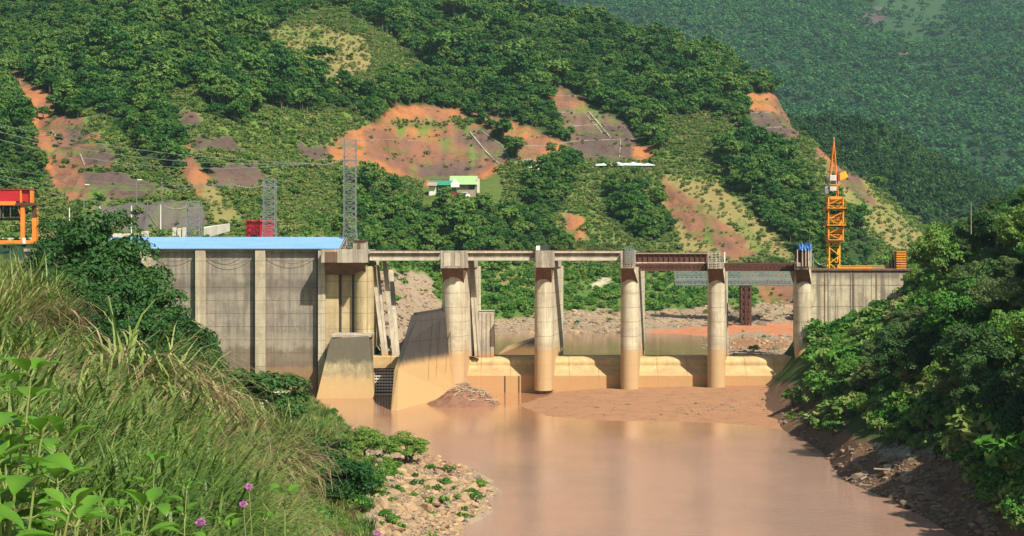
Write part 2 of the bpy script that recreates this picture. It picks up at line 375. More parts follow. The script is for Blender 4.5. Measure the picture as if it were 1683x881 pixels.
ZAg = ZAg + hm*(3.2*fbm(Xg/70, YYg/70, 3) + 1.6*fbm(Xg/22+9, YYg/22, 3)) + .35*fbm(Xg/6, YYg/6, 3)*np.clip((ZAg-2)/6, .25, 1)
rk = inpoly(PXg, HY+(CZ-ZAg)/YYg*F, [(615,440),(700,448),(740,500),(780,600),(600,640)]) & (YYg < 380)
ZAg = ZAg + rk*(1.2*np.abs(fbm(Xg/3.0, YYg/3.0, 4)))
PYg = HY + (CZ-ZAg)/YYg*F
colA, clsA = classify(PXg, PYg, regA)
def weather(col, cls, X, Y, Z):
    n1 = fbm(X/5, Z/16, 4); n2 = fbm(X/18+7, Z/9+3, 4); n3 = fbm(X/2.5, Z/6+9, 3)
    c = col.copy()
    def to(names, tgt, f):
        m = np.isin(cls, names); t = np.clip(f, 0, 1)[..., None]; c[m] = (c*(1-t)+np.array(tgt)*t)[m]
    to(['orange'], CLS['brown'], .25+1.5*n1+.6*n2); to(['brown'], CLS['orange'], -.05+1.6*n2); to(['brown'], CLS['rock'], .05+1.6*n1)
    to(['rock', 'grey'], (.20, .12, .08), .1+1.5*n2); to(['rock', 'grey', 'brown'], CLS['grass'], (n3+n2*.8-.32)*3); to(['orange'], CLS['dry'], (n3+n2-.55)*3)
    to(['dry'], CLS['grass'], .22+1.7*n1+.8*n2); to(['grass'], CLS['dry'], (n1+n2)*1.3-.25); to(['lush'], CLS['dry'], (n1+n2)*1.4-.35)
    k = np.array([.25, .5, .25])
    for ax in (0, 1):
        P_ = np.pad(c, [(1, 1) if a_ == ax else (0, 0) for a_ in (0, 1, 2)], mode='edge'); sl_ = lambda o_: P_[o_:o_+c.shape[0]] if ax == 0 else P_[:, o_:o_+c.shape[1]]
        c = k[0]*sl_(0)+k[1]*sl_(1)+k[2]*sl_(2)
    return c
colA = weather(colA, clsA, Xg, YYg, ZAg)
cut = np.isin(clsA, ['orange', 'brown', 'rock', 'grey']).astype(float)
for ax in (0, 1):
    for _ in range(3): cut = (np.roll(cut, 1, ax)+cut+np.roll(cut, -1, ax))/3
cut *= (YYg > 385)
ph = (ZAg/10.5+.25*fbm(Xg/60, YYg/60, 2)) % 1
ledge = (ph < .09) & np.isin(clsA, ['orange', 'brown', 'rock']) & (fbm(Xg/6, ZAg/3) > -.25)
colA[ledge] = colA[ledge]*.35+np.array(CLS['grass'])*.65*.8
ZAg = ZAg + cut*(1.5*np.minimum(ph*3, (1-ph)*1.5)-.4 - 1.0*np.abs(fbm(Xg/4.5, ZAg/30, 4))*1.6 + .35*fbm(Xg/1.8, YYg/3, 3))
m_soil = soil_mat('hillside_earth')
hill, VA, QA = grid_mesh('hillside', pxA, YA, ZAg, colA, m_soil)
bvA = bvh_of(VA, QA)
# ---- the dark ridge beyond it
B = {}
for px, r in [(900,300),(1100,255),(1200,230),(1260,210),(1310,199),(1400,207),(1450,214),(1500,243),(1560,273),(1620,303),(1700,335),(1850,380)]:
    B[px] = [(760, max(430, r+120), 'p'), (900, (r+430)/2-10, 'p'), (1050, r+6, 'p'), (1200, r+70, 'p'), (1300, r+130, 'p')]
pxB = np.arange(1000, 1850, 5.0); YB = np.linspace(765, 1300, 150); ZB = cols_z(B, pxB, YB)
P2, Y2 = np.meshgrid(pxB, YB, indexing='ij'); X2 = (P2-CX)/F*Y2
ZB = ZB + 5*fbm(X2/80, Y2/80, 3)
colB = np.zeros(P2.shape+(3,)); colB[:] = CLS['forest']
ridge, VB, QB = grid_mesh('ridge', pxB, YB, ZB, colB, m_soil)
# ---- the far mountain
C_ = {}
for px, d in [(-300, 60), (300, 30), (800, 0), (1100, -10), (1300, -15), (1500, -10), (1700, -25), (2000, -40)]:
    C_[px] = [(1300, 420, 'p'), (1500, 330+d*.2, 'p'), (2000, 150+d, 'p'), (2600, -20+d, 'p'), (3000, -75+d, 'p'), (3300, -80+d, 'p')]
pxC = np.arange(-300, 2000, 9.0); YC = np.linspace(1300, 3300, 190); ZC = cols_z(C_, pxC, YC)
P3, Y3 = np.meshgrid(pxC, YC, indexing='ij'); X3 = (P3-CX)/F*Y3
ZC = ZC + 34*fbm(X3/330+Y3/700, Y3/500, 3) + 12*fbm(X3/110, Y3/110, 3)
PY3 = HY+(CZ-ZC)/Y3*F
regC = [('grass', [(1440,-20),(1560,-20),(1550,40),(1520,80),(1480,85),(1440,60)]), ('rock', [(1405,42),(1440,15),(1468,8),(1470,20),(1430,52)]), ('brown', [(1482,88),(1495,85),(1495,95),(1485,96)])]
CLS['grass'] = (.035, .075, .030); CLS['rock'] = (.10, .07, .07); CLS['forest'] = (.02, .05, .02)
colC, clsC = classify(P3, PY3, regC, jit=9, sx=30)
CLS['grass'] = (.12, .175, .038)
mount, VC, QC = grid_mesh('mountain', pxC, YC, ZC, colC, m_soil)

# ---- the bank the camera stands on
LB = {
 -300: [(3,24),(10,23.2),(30,22.8),(60,23.4),(100,24.4),(200,26),(300,27)],
 0: [(3,23.9),(10,23.4),(25,22.6),(45,21.9),(70,22.4),(100,23.0),(150,23.3),(220,23.5),(290,24)],
 100: [(3,23.8),(10,23.2),(25,22.2),(45,21.2),(70,20.3),(100,20.4),(150,20),(220,20),(290,22)],
 150: [(3,23.8),(10,23.1),(25,22),(45,20.8),(70,19.5),(100,18),(150,17),(220,17),(290,20)],
 300: [(3,23.8),(10,23),(25,21.5),(45,19.5),(70,17.5),(100,15),(150,12),(220,8),(290,6)],
 420: [(3,23.8),(10,22.8),(25,20.4),(45,17.5),(70,14.5),(100,11.5),(150,8),(220,5),(290,3)],
 520: [(3,23.8),(10,22.4),(25,19),(45,15),(70,11.5),(100,8.5),(150,5),(220,2.5),(270,.7),(283,0),(290,-1)],
 600: [(3,23.8),(10,22),(25,17),(45,13),(70,9.5),(100,7.5),(120,6),(150,4.2),(200,1.7),(229,0),(240,-1.2),(290,-3)],
 680: [(3,23.8),(10,21),(25,14),(45,9),(70,6.5),(100,5.2),(130,4),(160,2.9),(190,1.7),(212,0),(222,-1.2),(290,-3)],
 750: [(3,23.8),(10,20),(25,10),(45,4),(100,.5),(130,-.8),(146,0),(160,1.2),(180,1.5),(196,.5),(203,0),(214,-1.5),(290,-3)],
 790: [(3,23.8),(10,19),(25,8),(45,1),(70,-1.5),(145,-1.2),(160,0),(172,.9),(182,.7),(190,0),(202,-1.5),(290,-3)],
 835: [(3,23.8),(10,18),(25,5),(45,-1.5),(160,-1.5),(173,.1),(186,-1.5),(290,-3)],
 900: [(3,23.8),(10,16),(25,2),(45,-3),(290,-3)],
 1400: [(3,23.8),(10,14),(25,0),(45,-3),(290,-3)],
}
pxL = np.arange(-300, 1000, 5.0); YL = np.exp(np.linspace(math.log(3), math.log(296), 330))
ZL = cols_z(LB, pxL, YL)
P4, Y4 = np.meshgrid(pxL, YL, indexing='ij'); X4 = (P4-CX)/F*Y4
ZL = ZL + np.clip(Y4/120, .03, 1)*.9*fbm(X4/9, Y4/9, 4) + .12*fbm(X4/1.2, Y4/1.2, 3)
PY4 = HY+(CZ-ZL)/Y4*F
regL = [('scrub', [(480,640),(560,690),(620,740),(640,790),(560,800),(450,760),(400,700)]),
        ('gravel', [(580,712),(700,730),(850,790),(870,900),(600,900),(600,820),(570,760),(520,720)]),
        ('pale', [(395,690),(420,652),(455,640),(485,650),(470,668),(420,690),(350,715)]),
        ('mud', [(700,735),(740,745),(770,775),(735,790),(690,765)])]
colL, clsL = classify(P4, PY4, regL, base='scrub', jit=4)
m_bank = soil_mat('bank_earth', 3.0, .6, .2)
lbank, VL, QL = grid_mesh('river_bank', pxL, YL, ZL, colL, m_bank)
bvL = bvh_of(VL, QL)
# ---- the steep wooded bank across the water
RB = {
 1180: [(60,-3),(330,-3)],
 1262: [(60,-3),(215,-3),(238,-1),(250,0.1),(262,1),(300,1.6),(330,2)],
 1330: [(60,-3),(205,-3),(222,0.1),(240,2.2),(262,5.5),(290,9),(325,12)],
 1400: [(60,-3),(165,-3),(182,.1),(192,1.8),(210,4.5),(235,8),(262,10.5),(290,11.5),(325,12)],
 1480: [(60,-3),(152,-3),(168,.1),(178,2),(195,5),(220,10),(250,13),(290,15.5),(325,17)],
 1560: [(60,-3),(138,-3),(151,.1),(162,2.5),(178,6),(205,13),(240,19),(290,24),(325,26)],
 1640: [(60,-3),(122,-3),(138,.1),(148,3),(165,9),(195,16),(230,22),(290,28),(325,29)],
 1750: [(60,-3),(105,-3),(120,.1),(135,5),(160,14),(200,23),(240,28),(290,31),(325,32)],
 1900: [(60,-3),(80,.1),(100,6),(150,18),(220,30),(325,36)],
 2200: [(60,0),(80,8),(150,30),(325,44)],
}
pxR = np.arange(1190, 2150, 4.0); YR = np.linspace(66, 322, 260); ZR = cols_z(RB, pxR, YR)
P5, Y5 = np.meshgrid(pxR, YR, indexing='ij'); X5 = (P5-CX)/F*Y5
up = np.clip((ZR+.3)/3, .05, 1)
ZR = ZR + up*(1.3*fbm(X5/12, Y5/12, 4)+.6*fbm(X5/2.5, Y5/2.5, 4))
PY5 = HY+(CZ-ZR)/Y5*F
regR = [('mud', [(1180,600),(1330,640),(1400,715),(1560,760),(1900,800),(1900,1000),(1180,1000)]),
        ('pale', [(1440,735),(1500,730),(1535,735),(1530,748),(1460,752)])]
colR, clsR = classify(P5, PY5, regR, base='scrub')
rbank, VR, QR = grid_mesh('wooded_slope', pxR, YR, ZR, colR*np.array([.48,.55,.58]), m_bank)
bvR = bvh_of(VR, QR)
# ---- mud flat below the weirs
MF = {
 780: [(240,-1),(300,-.5)],
 850: [(240,-1),(262,-.4),(275,.02),(284,-.2),(300,-.2)],
 900: [(240,-1),(254,-.2),(258,.12),(270,.35),(285,.25),(296,-.1),(304,-.1)],
 980: [(240,-1),(249,-.2),(252,.1),(265,.45),(290,.8),(304,.8)],
 1060: [(240,-1),(247,-.2),(250,.1),(265,.5),(290,1),(304,1)],
 1160: [(236,-1),(245,-.2),(249,.12),(265,.6),(290,1.1),(304,1.1)],
 1250: [(232,-1),(238,-.2),(243,.12),(262,.8),(290,1.4),(304,1.4)],
 1350: [(218,-1),(226,-.1),(245,1),(290,1.8),(304,1.8)],
}
pxM = np.arange(784, 1350, 4.0); YM = np.linspace(230, 303.5, 130); ZM = cols_z(MF, pxM, YM)
P6, Y6 = np.meshgrid(pxM, YM, indexing='ij'); X6 = (P6-CX)/F*Y6
ZM = ZM + .10*fbm(X6/5, Y6/9, 4) + .05*fbm(X6/1.2, Y6/1.2, 3)
colM = np.zeros(P6.shape+(3,)); colM[:] = (.33, .175, .095); 
mflat, VM, QM = grid_mesh('mud_flat', pxM, YM, ZM, colM, m_bank)
bvM = bvh_of(VM, QM)

# ---- water
def water(name, x0, x1, y0, y1, z, c1, c2, rough, bs):
    a = N(name+'_surface'); p = a.pos(); X, Y, Z = a.xyz(p)
    n = a.noise(a.scale(p, (.02, .012, 1)), 1, 4, .6); near = a.step(a.mth('ADD', Y, a.mth('MULTIPLY', n, 60)), 215, 310)
    c = a.mix(near, c1, c2); c = a.mix(a.mth('MULTIPLY', a.ramp(a.noise(a.scale(p, (.05, .02, 1)), 1, 5, .6), [(.46, 0), (.60, 1)]), .5), c, tuple(x*.72 for x in c1))
    r1 = a.noise(a.scale(p, (.55, 1.6, 1)), 1, 5, .6, .3); r2 = a.noise(a.scale(p, (2.6, 6, 1)), 1, 3, .6)
    patch = a.ramp(a.noise(a.scale(p, (.03, .03, 1)), 1, 3), [(.36, .35), (.6, 1)])
    h = a.mth('MULTIPLY', a.mth('ADD', r1, a.mth('MULTIPLY', r2, .5)), a.mth('MULTIPLY', patch, a.mth('SUBTRACT', 1, a.mth('MULTIPLY', a.step(a.mth('ADD', Y, a.mth('MULTIPLY', n, 30)), 225, 258), .8))))
    pr = a.finish(c, rough=rough, spec=.5, bump=h, bstr=bs, bdist=.3)
    for nd in a.t.nodes:
        if nd.type == 'BSDF_PRINCIPLED': nd.inputs['IOR'].default_value = 1.33
    MB().add([(x0,y0,z),(x1,y0,z),(x1,y1,z),(x0,y1,z)], [(0,1,2,3)]).build(name, pr, kind='structure')
water('river', -60, 130, 60, 303, 0.0, (.36,.215,.15), (.40,.19,.095), .04, .34)  # nearer water greyer pink: sky reflection put into the base colour
water('reservoir', -35, 110, 313, 440, 5.15, (.30,.17,.10), (.30,.17,.10), .10, .10)
a = N('riverbed_mud'); MB().add([(-4000,-300,-4),(4000,-300,-4),(4000,6000,-4),(-4000,6000,-4)], [(0,1,2,3)]).build('ground', a.finish(a.mix(a.noise(a.pos(), .1, 5), (.2,.11,.06), (.28,.16,.09))), kind='structure')

# ------------------------------------------------------------ foliage
def foliage(name, stops, nsc=.35, trans=.22, rough=.55, spec=.25):
    a = N(name); r = a.n('ObjectInfo').outputs['Random']; p = a.pos()
    v = a.mth('ADD', a.mth('MULTIPLY', r, .62), a.mth('ADD', a.mth('MULTIPLY', a.noise(p, nsc, 4, .7), .62), a.mth('MULTIPLY', a.noise(p, nsc*.22, 3, .6), .36)))
    c = a.ramp(v, [(.36+.64*i/(len(stops)-1), s) for i, s in enumerate(stops)])
    return a.finish(c, rough=rough, spec=spec, trans=trans)
F_forest = foliage('forest_leaves', [(.012,.060,.012), (.028,.110,.016), (.060,.165,.022), (.12,.22,.035)], .045)
F_far = foliage('far_forest_leaves', [(.012,.070,.020), (.026,.125,.030), (.055,.18,.035)], .010)
F_shrub = foliage('shrub_leaves', [(.035,.11,.015), (.08,.18,.028), (.15,.24,.045), (.23,.26,.08)], .10)
F_lush = foliage('lush_leaves', [(.018,.085,.01), (.045,.16,.016), (.09,.23,.025), (.15,.26,.04)], .25)
F_right = foliage('right_bank_leaves', [(.014,.05,.012), (.030,.088,.018), (.055,.12,.025), (.11,.165,.045)], .5)
F_dark = foliage('dark_leaves', [(.010,.045,.010), (.022,.085,.015), (.045,.12,.022)], .6)
a = N('bark'); pb = a.pos(); m_bark = a.finish(a.mix(a.noise(a.scale(pb, (4,4,.8)), 1, 5), (.07,.05,.035), (.20,.16,.12)), rough=.9, bump=a.noise(a.scale(pb, (6,6,1)), 1, 4), bstr=.5, bdist=.05)

def leaves_np(rs, C, N_, size, asp=.55):
    """rhombus leaves at C with normals N_"""
    n = len(C); N_ = N_/np.linalg.norm(N_, axis=1, keepdims=True)
    t = np.cross(N_, rs.normal(size=(n, 3))); t /= np.linalg.norm(t, axis=1, keepdims=True)+1e-9; b = np.cross(N_, t)
    s = (size*rs.uniform(.6, 1.4, n))[:, None]
    V = np.stack([C-t*s, C-b*s*asp+N_*s*.12, C+t*s, C+b*s*asp+N_*s*.12], 1).reshape(-1, 3)
    return V, np.arange(4*n).reshape(-1, 4)
def crown_np(rs, Rr, H, z0, ncl, nl, size, flat=.75, shape='dome', clr=.36):
    Cs, Ns = [], []
    for i in range(ncl):
        u = (i+.5)/ncl; th = i*2.39996+rs.uniform(-.4, .4)
        zz = 1-1.35*u; rr = math.sqrt(max(0, 1-zz*zz)); k = rs.uniform(.5, .95)
        c = np.array([math.cos(th)*rr*k*Rr, math.sin(th)*rr*k*Rr, z0+H*.42+zz*k*H*.5])
        if shape == 'wide': c[2] = z0+H*.5+zz*k*H*.35
        cr = Rr*clr*rs.uniform(.65, 1.3)
        d = rs.normal(size=(nl, 3)); d /= np.linalg.norm(d, axis=1, keepdims=True); d[:, 2] = np.where(d[:, 2] < -.25, -d[:, 2], d[:, 2])
        rad = cr*rs.uniform(.55, 1.05, nl)[:, None]
        Cs.append(c+d*rad*np.array([1, 1, flat])); Ns.append(d*.8+np.array([0, 0, .35])+rs.normal(size=(nl, 3))*.45)
    return leaves_np(rs, np.concatenate(Cs), np.concatenate(Ns), size)
def trunk_mb(rs, H, r, bend=.6, limbs=4, Rr=3):
    mb = MB(); p = Vector((0, 0, -.6)); pts = [p]
    for i in range(4): p = p+Vector((rs.uniform(-bend, bend)*.5, rs.uniform(-bend, bend)*.5, (H+.6)/4)); pts.append(p)
    for i in range(4): mb.bar(pts[i], pts[i+1], r*(1-i*.2), 7, r*(1-(i+1)*.2))
    for i in range(limbs):
        b = pts[2+i % 3]; th = i*2.4+rs.uniform(0, 1); L = Rr*rs.uniform(.6, .9)
        e = b+Vector((math.cos(th)*L*.5, math.sin(th)*L*.5, L*.35)); e2 = e+Vector((math.cos(th)*L*.5, math.sin(th)*L*.5, L*.3))
        mb.bar(b, e, r*.45, 5, r*.3); mb.bar(e, e2, r*.3, 5, r*.12)
    return mb
def far_tree(name, seed, Rr, H, th, ncl, nl, size, lm, **k):
    rs = np.random.RandomState(seed); V, Q = crown_np(rs, Rr, H-th, th, ncl, nl, size, **k)
    mb = MB().bar((0,0,-1), (.2,0,th+(H-th)*.6), .22, 4, .1); n = len(V); nq = len(Q)
    V2 = np.array(mb.v); Q2 = np.array([f for f in mb.f if len(f) == 4])+n
    return np_mesh(name, np.concatenate([V, V2]), np.concatenate([Q, Q2]), [lm, m_bark], mi=np.r_[np.zeros(nq), np.ones(len(Q2))])
ftree = [far_tree('tree', 10+i, r, h, t, 16, 72, .40, F_forest, **k) for i, (r, h, t, k) in enumerate([(2.7, 6.2, 1.2, {}), (2.2, 7.6, 2.0, {}), (3.2, 6.0, 1.6, dict(shape='wide')), (2.0, 5.4, .8, {}), (2.6, 9.0, 3.2, dict(clr=.42))])]
mtree = [far_tree('mountain_tree', 30+i, r, h, .8, 9, 24, 1.0, F_far) for i, (r, h) in enumerate([(4.2, 8), (3.4, 10), (5, 8.5)])]
shrubs = [far_tree('shrub', 40+i, r, h, .1, 7, 26, .34, F_shrub) for i, (r, h) in enumerate([(1.5, 1.9), (1.1, 2.3), (1.9, 1.6)])]
lshrubs = [far_tree('lush_shrub', 45+i, r, h, .1, 8, 34, .30, F_lush) for i, (r, h) in enumerate([(1.5, 1.9), (1.2, 2.2), (1.9, 1.8)])]

def scatter(name, protos, P, scl, rot, idx, label, lean=None):
    col = bpy.data.collections.new(name+'_kinds')
    for i, me in enumerate(protos):
        po = me if isinstance(me, bpy.types.Object) else bpy.data.objects.new('%s_kind' % name, me)
        po.name = '%s_kind_%02d' % (name, i); col.objects.link(po)
    me = bpy.data.meshes.new(name); me.vertices.add(len(P)); me.vertices.foreach_set('co', np.asarray(P, np.float32).ravel())
    for nm, ty, da in (('scl', 'FLOAT', scl), ('rot', 'FLOAT', rot), ('idx', 'INT', idx)):
        at = me.attributes.new(nm, ty, 'POINT'); at.data.foreach_set('value', np.asarray(da))
    o = link(name, me, kind='stuff', label=label)
    ng = bpy.data.node_groups.new(name+'_spread', 'GeometryNodeTree')
    ng.interface.new_socket('Geometry', in_out='INPUT', socket_type='NodeSocketGeometry'); ng.interface.new_socket('Geometry', in_out='OUTPUT', socket_type='NodeSocketGeometry')
    gi = ng.nodes.new('NodeGroupInput'); go = ng.nodes.new('NodeGroupOutput')
    ip = ng.nodes.new('GeometryNodeInstanceOnPoints'); ci = ng.nodes.new('GeometryNodeCollectionInfo')
    ci.inputs['Collection'].default_value = col; ci.inputs['Separate Children'].default_value = True; ci.inputs['Reset Children'].default_value = True
    def at(nm, ty):
        n = ng.nodes.new('GeometryNodeInputNamedAttribute'); n.data_type = ty; n.inputs['Name'].default_value = nm; return n.outputs['Attribute']
    cx = ng.nodes.new('ShaderNodeCombineXYZ')
    L = ng.links.new
    L(at('rot', 'FLOAT'), cx.inputs[2])
    L(gi.outputs[0], ip.inputs['Points']); L(ci.outputs[0], ip.inputs['Instance']); ip.inputs['Pick Instance'].default_value = True
    L(at('idx', 'INT'), ip.inputs['Instance Index']); L(cx.outputs[0], ip.inputs['Rotation']); L(at('scl', 'FLOAT'), ip.inputs['Scale'])
    L(ip.outputs[0], go.inputs[0])
    md = o.modifiers.new('spread', 'NODES'); md.node_group = ng
    return o
def sample_grid(rs, px, Y, Z, dens, n):
    """points on a terrain grid: world-area weighted by dens"""
    X = (px[:, None]-CX)/F*Y[None]; cell = np.gradient(X, axis=0)*np.gradient(Y)[None]*dens
    pr = cell.ravel(); pr = pr/pr.sum(); k = rs.choice(len(pr), n, p=pr); i, j = np.unravel_index(k, dens.shape)
    i = np.minimum(i, len(px)-2); j = np.minimum(j, len(Y)-2); u = rs.rand(n); v = rs.rand(n)
    z = Z[i, j]*(1-u)*(1-v)+Z[i+1, j]*u*(1-v)+Z[i, j+1]*(1-u)*v+Z[i+1, j+1]*u*v
    y = Y[j]*(1-v)+Y[j+1]*v; p = px[i]*(1-u)+px[i+1]*u
    return np.stack([(p-CX)/F*y, y, z], -1), i, j
def pix(P): return CX+P[:, 0]/P[:, 1]*F, HY+(CZ-P[:, 2])/P[:, 1]*F
rs = np.random.RandomState(3)
# forest on the valley side: the 240 that show largest are trees of their own
dn = np.zeros(PXg.shape); dn[clsA == 'forest'] = 1
dn[(YYg > 870)] *= .1; dn[(YYg < 445) & (PXg > 600)] = 0; dn[YYg < 400] *= .1; dn[(PXg > 1540) | (PXg < -120)] *= .3
dn[(PYg < -60)] *= .1
ridge_i = dn.copy()
P, ii, jj = sample_grid(rs, pxA, YA, ZAg, dn, 21000)
sc = rs.uniform(.42, .88, len(P))*np.where(rs.rand(len(P)) < .05, 1.75, 1)*(1+.75*fbm(P[:, 0]/28, P[:, 1]/40, 3))*np.exp(rs.normal(size=len(P))*.16)
qx, qy = pix(P)
# keep buildings, road and tarpaulin clear
keep = ~(inpoly(qx, qy, [(690,285),(825,285),(825,340),(690,340)]) | inpoly(qx, qy, [(535,245),(850,262),(850,322),(700,318),(640,318),(560,300)])) | (P[:, 1] > 640)
P, sc, qx, qy = P[keep], sc[keep], qx[keep], qy[keep]
P[:, 2] -= .3
size = sc/P[:, 1]*((qx > -20) & (qx < 1700) & (qy > -10) & (qy < 470))
order = np.argsort(-size); near = order[:235]; rest = order[235:]
scatter('hillside_forest', ftree, P[rest], sc[rest], rs.uniform(0, 6.28, len(rest)), rs.randint(0, 5, len(rest)), 'dense green broadleaf forest covering the valley side')
GRP_T = 'broadleaf trees on the lower valley side behind the dam'
for q in near:
    o = link('tree', ftree[rs.randint(5)], label='bushy green broadleaf tree crowded among others on the valley side beyond the dam', cat='tree', group=GRP_T)
    o.location = P[q]; o.scale = (sc[q],)*3; o.rotation_euler = (0, 0, rs.uniform(0, 6.28))
# the tree on the bald knoll
h = hit(bvA, 528, 108)
o = link('tree', ftree[2], label='lone dark round tree standing on the bald dry grass knoll', cat='tree'); o.location = h; o.scale = (1.9, 1.9, 1.3)
# shrubs
def cl(*n): 
    m = np.zeros(clsA.shape)
    for k, v in n: m[clsA == k] = v
    return m
dn = cl(('grass', 1), ('scrub', 1.3), ('dry', .22), ('brown', .035), ('orange', .01), ('rock', .05), ('grey', .05)); dn[YYg > 880] = 0; dn[YYg < 385] *= .6; dn[YYg < 324] = 0
P, ii, jj = sample_grid(rs, pxA, YA, ZAg, dn, 30000); sc = rs.gamma(3, .10, len(P))+.12
qx, qy = pix(P)
# keep the buildings clear
keep = ~inpoly(qx, qy, [(695,285),(825,285),(825,340),(695,340)])
P, sc = P[keep], sc[keep]
scatter('hillside_scrub', shrubs, P, sc, rs.uniform(0, 6.28, len(P)), rs.randint(0, 3, len(P)), 'low yellow green scrub on the open slopes')
dn = cl(('lush', 1), ('gravel', .03), ('grass', .06)); dn[(YYg > 700) | (YYg < 318)] = 0
P, ii, jj = sample_grid(rs, pxA, YA, ZAg, dn, 7000); sc = rs.gamma(2.5, .16, len(P))+.12
keep = P[:, 2] > 5.6
P, sc = P[keep], sc[keep]
scatter('reservoir_undergrowth', lshrubs, P, sc, rs.uniform(0, 6.28, len(P)), rs.randint(0, 3, len(P)), 'lush green undergrowth on the slope above the reservoir')
# ridge and mountain woods
P, ii, jj = sample_grid(rs, pxB, YB, ZB, np.where(Y2 < 1130, 1., .05), 5200); sc = rs.uniform(.7, 1.4, len(P))
F2_ = foliage('ridge_leaves', [(.010,.040,.010), (.02,.07,.014), (.04,.11,.02)], .03)
rtree = [far_tree('ridge_tree', 50+i, r, h, 1, 13, 34, .62, F2_) for i, (r, h) in enumerate([(3.2, 7), (2.7, 8.5), (3.9, 7)])]
scatter('ridge_forest', rtree, P, sc, rs.uniform(0, 6.28, len(P)), rs.randint(0, 3, len(P)), 'dark green forest on the ridge behind the crane')
dn = np.where(clsC == 'forest', 1., .22); dn[(PY3 < -70)] = .05; dn[(P3 < 500)] *= .05; dn[(P3 > 1800)] *= .3
P, ii, jj = sample_grid(rs, pxC, YC, ZC, dn, 21000); sc = rs.uniform(.7, 1.5, len(P))
scatter('mountain_forest', mtree, P, sc, rs.uniform(0, 6.28, len(P)), rs.randint(0, 3, len(P)), 'unbroken blue green forest on the far mountain')
# ------------------------------------------------------------ materials of the dam
CREAM = (.68, .61, .43); CONC_D = (.20, .165, .12)
m_wall = concrete('stained_wall_shaded_web_concrete', (.37, .32, .25), (.13, .11, .09), mud=(.30,.17,.08), mudline=4.6, mudw=2.0, streak=.65, joints=2.4, panels=None,
                  bands=[(18.5, 20.5, (.10,.085,.07), .5), (8.5, 10.6, (.38,.32,.23), .35), (4.5, 8, (.15,.10,.06), .55)])
m_pil = concrete('pilaster_concrete', (.56, .48, .33), (.26, .21, .15), mudline=3.5, mud=(.48,.33,.17), streak=.5, joints=2.4)
m_cream = concrete('cream_pier_concrete', CREAM, (.30, .23, .15), mud=(.50,.325,.16), mudline=8.0, mudw=.7, streak=.55, joints=2.6)
m_intake = concrete('intake_concrete', (.58,.46,.25), (.27,.19,.11), mud=(.50,.31,.14), mudline=6.0, mudw=3, streak=.35, joints=2.9, panels=5.2)
m_weir = concrete('weir_concrete', (.60, .44, .21), (.33, .20, .10), mud=(.50, .29, .13), mudline=3.3, mudw=1.2, streak=.2, panels=5.4)
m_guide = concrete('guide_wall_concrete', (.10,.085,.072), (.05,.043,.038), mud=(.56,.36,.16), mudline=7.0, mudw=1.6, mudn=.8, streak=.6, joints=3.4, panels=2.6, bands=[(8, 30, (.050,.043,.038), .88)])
m_left_guide = concrete('left_guide_concrete', (.44,.36,.20), (.15,.125,.085), mud=(.50,.33,.15), mudline=3.6, mudw=3.0, streak=.5, bands=[(6.3, 14, (.10,.09,.065), .9)])
m_rwall = concrete('right_wall_concrete', (.60,.52,.35), (.14,.115,.095), mud=(.50,.33,.16), mudline=2, streak=.75, joints=3.9, panels=6.6, bands=[(20.8, 30, (.15,.12,.10), .7)])
m_head = concrete('cap_concrete', (.52,.46,.35), (.17,.135,.105), streak=.65)
m_beam = concrete('beam_concrete', (.66,.58,.44), (.30,.24,.17), streak=.3)
m_post = concrete('guide_column_concrete', (.52,.46,.34), (.26,.22,.17), mudline=7.0, streak=.5)
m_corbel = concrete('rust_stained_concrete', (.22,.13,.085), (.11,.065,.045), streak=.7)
m_rust = paint('rusty_steel', (.13,.055,.038), .8, (.05,.025,.02), .7)
m_galv = paint('galvanised_steel', (.29,.30,.30), .45, (.25,.24,.23), .4, .5)
m_green_steel = paint('grey_green_steel', (.20,.25,.24), .6, (.10,.10,.09), .6)
m_orange = paint('orange_crane_paint', (.75,.30,.03), .45, (.30,.10,.03), .5)
m_yellow = paint('yellow_paint', (.85,.42,.03), .4, (.4,.15,.03), .2)
m_gor = paint('orange_gantry_paint', (.80,.24,.04), .45, (.35,.10,.04), .3)
m_red = paint('red_paint', (.46,.02,.03), .4, (.30,.04,.03), .3)
m_dark = paint('dark_steel', (.05,.045,.045), .6)
m_white = paint('white_paint', (.78,.76,.70), .5, (.5,.42,.3), .3)
m_blue = paint('blue_tarp', (.06,.19,.45), .5, (.2,.3,.5), .3)
m_wood = paint('grey_timber', (.33,.26,.19), .9, (.15,.11,.08), .5)

# ---- left dam wall
x0, x1 = XA(40), XA(536)
wl = MB(); xs = [XA(40), XA(330), XA(428), XA(530)]
top = ZA(411)
wl.box(x0, XA(534), 300, 309, -2, top)
wall = wl.build('dam_wall', m_wall, label='long brown stained concrete dam wall under the blue roof', cat='dam wall', bevel=.06)
MB().box(x0, XA(534), 299.55, 300.0-.003, ZA(413.5), top+.25).build('coping', m_head, wall, bevel=.04)
for px in (148, 240, 330, 428, 531):
    MB().box(XA(px-7), XA(px+(9 if px < 500 else 5)), 298.6, 299.997, -2, ZA(412)).build('pilaster', m_pil, wall, bevel=.05)
    MB().box(XA(px-10), XA(px-7)-.003, 299.4, 299.997, -2, ZA(412)).build('joint_shade_strip', m_dark, wall)  # joint and the pilaster's shadow, put in together as one dark strip
for a_, b_, s_ in ((338, 420, 2.2), (438, 524, 1.9), (255, 322, 1.5), (345, 400, 1.2)):
    pts = [Vector((XA(a_+(b_-a_)*t/12), 299.4, ZA(416)-s_*4*(t/12)*(1-t/12))) for t in range(13)]
    MB().tube(pts, .035, 5).build('festoon_cable', m_dark, wall)
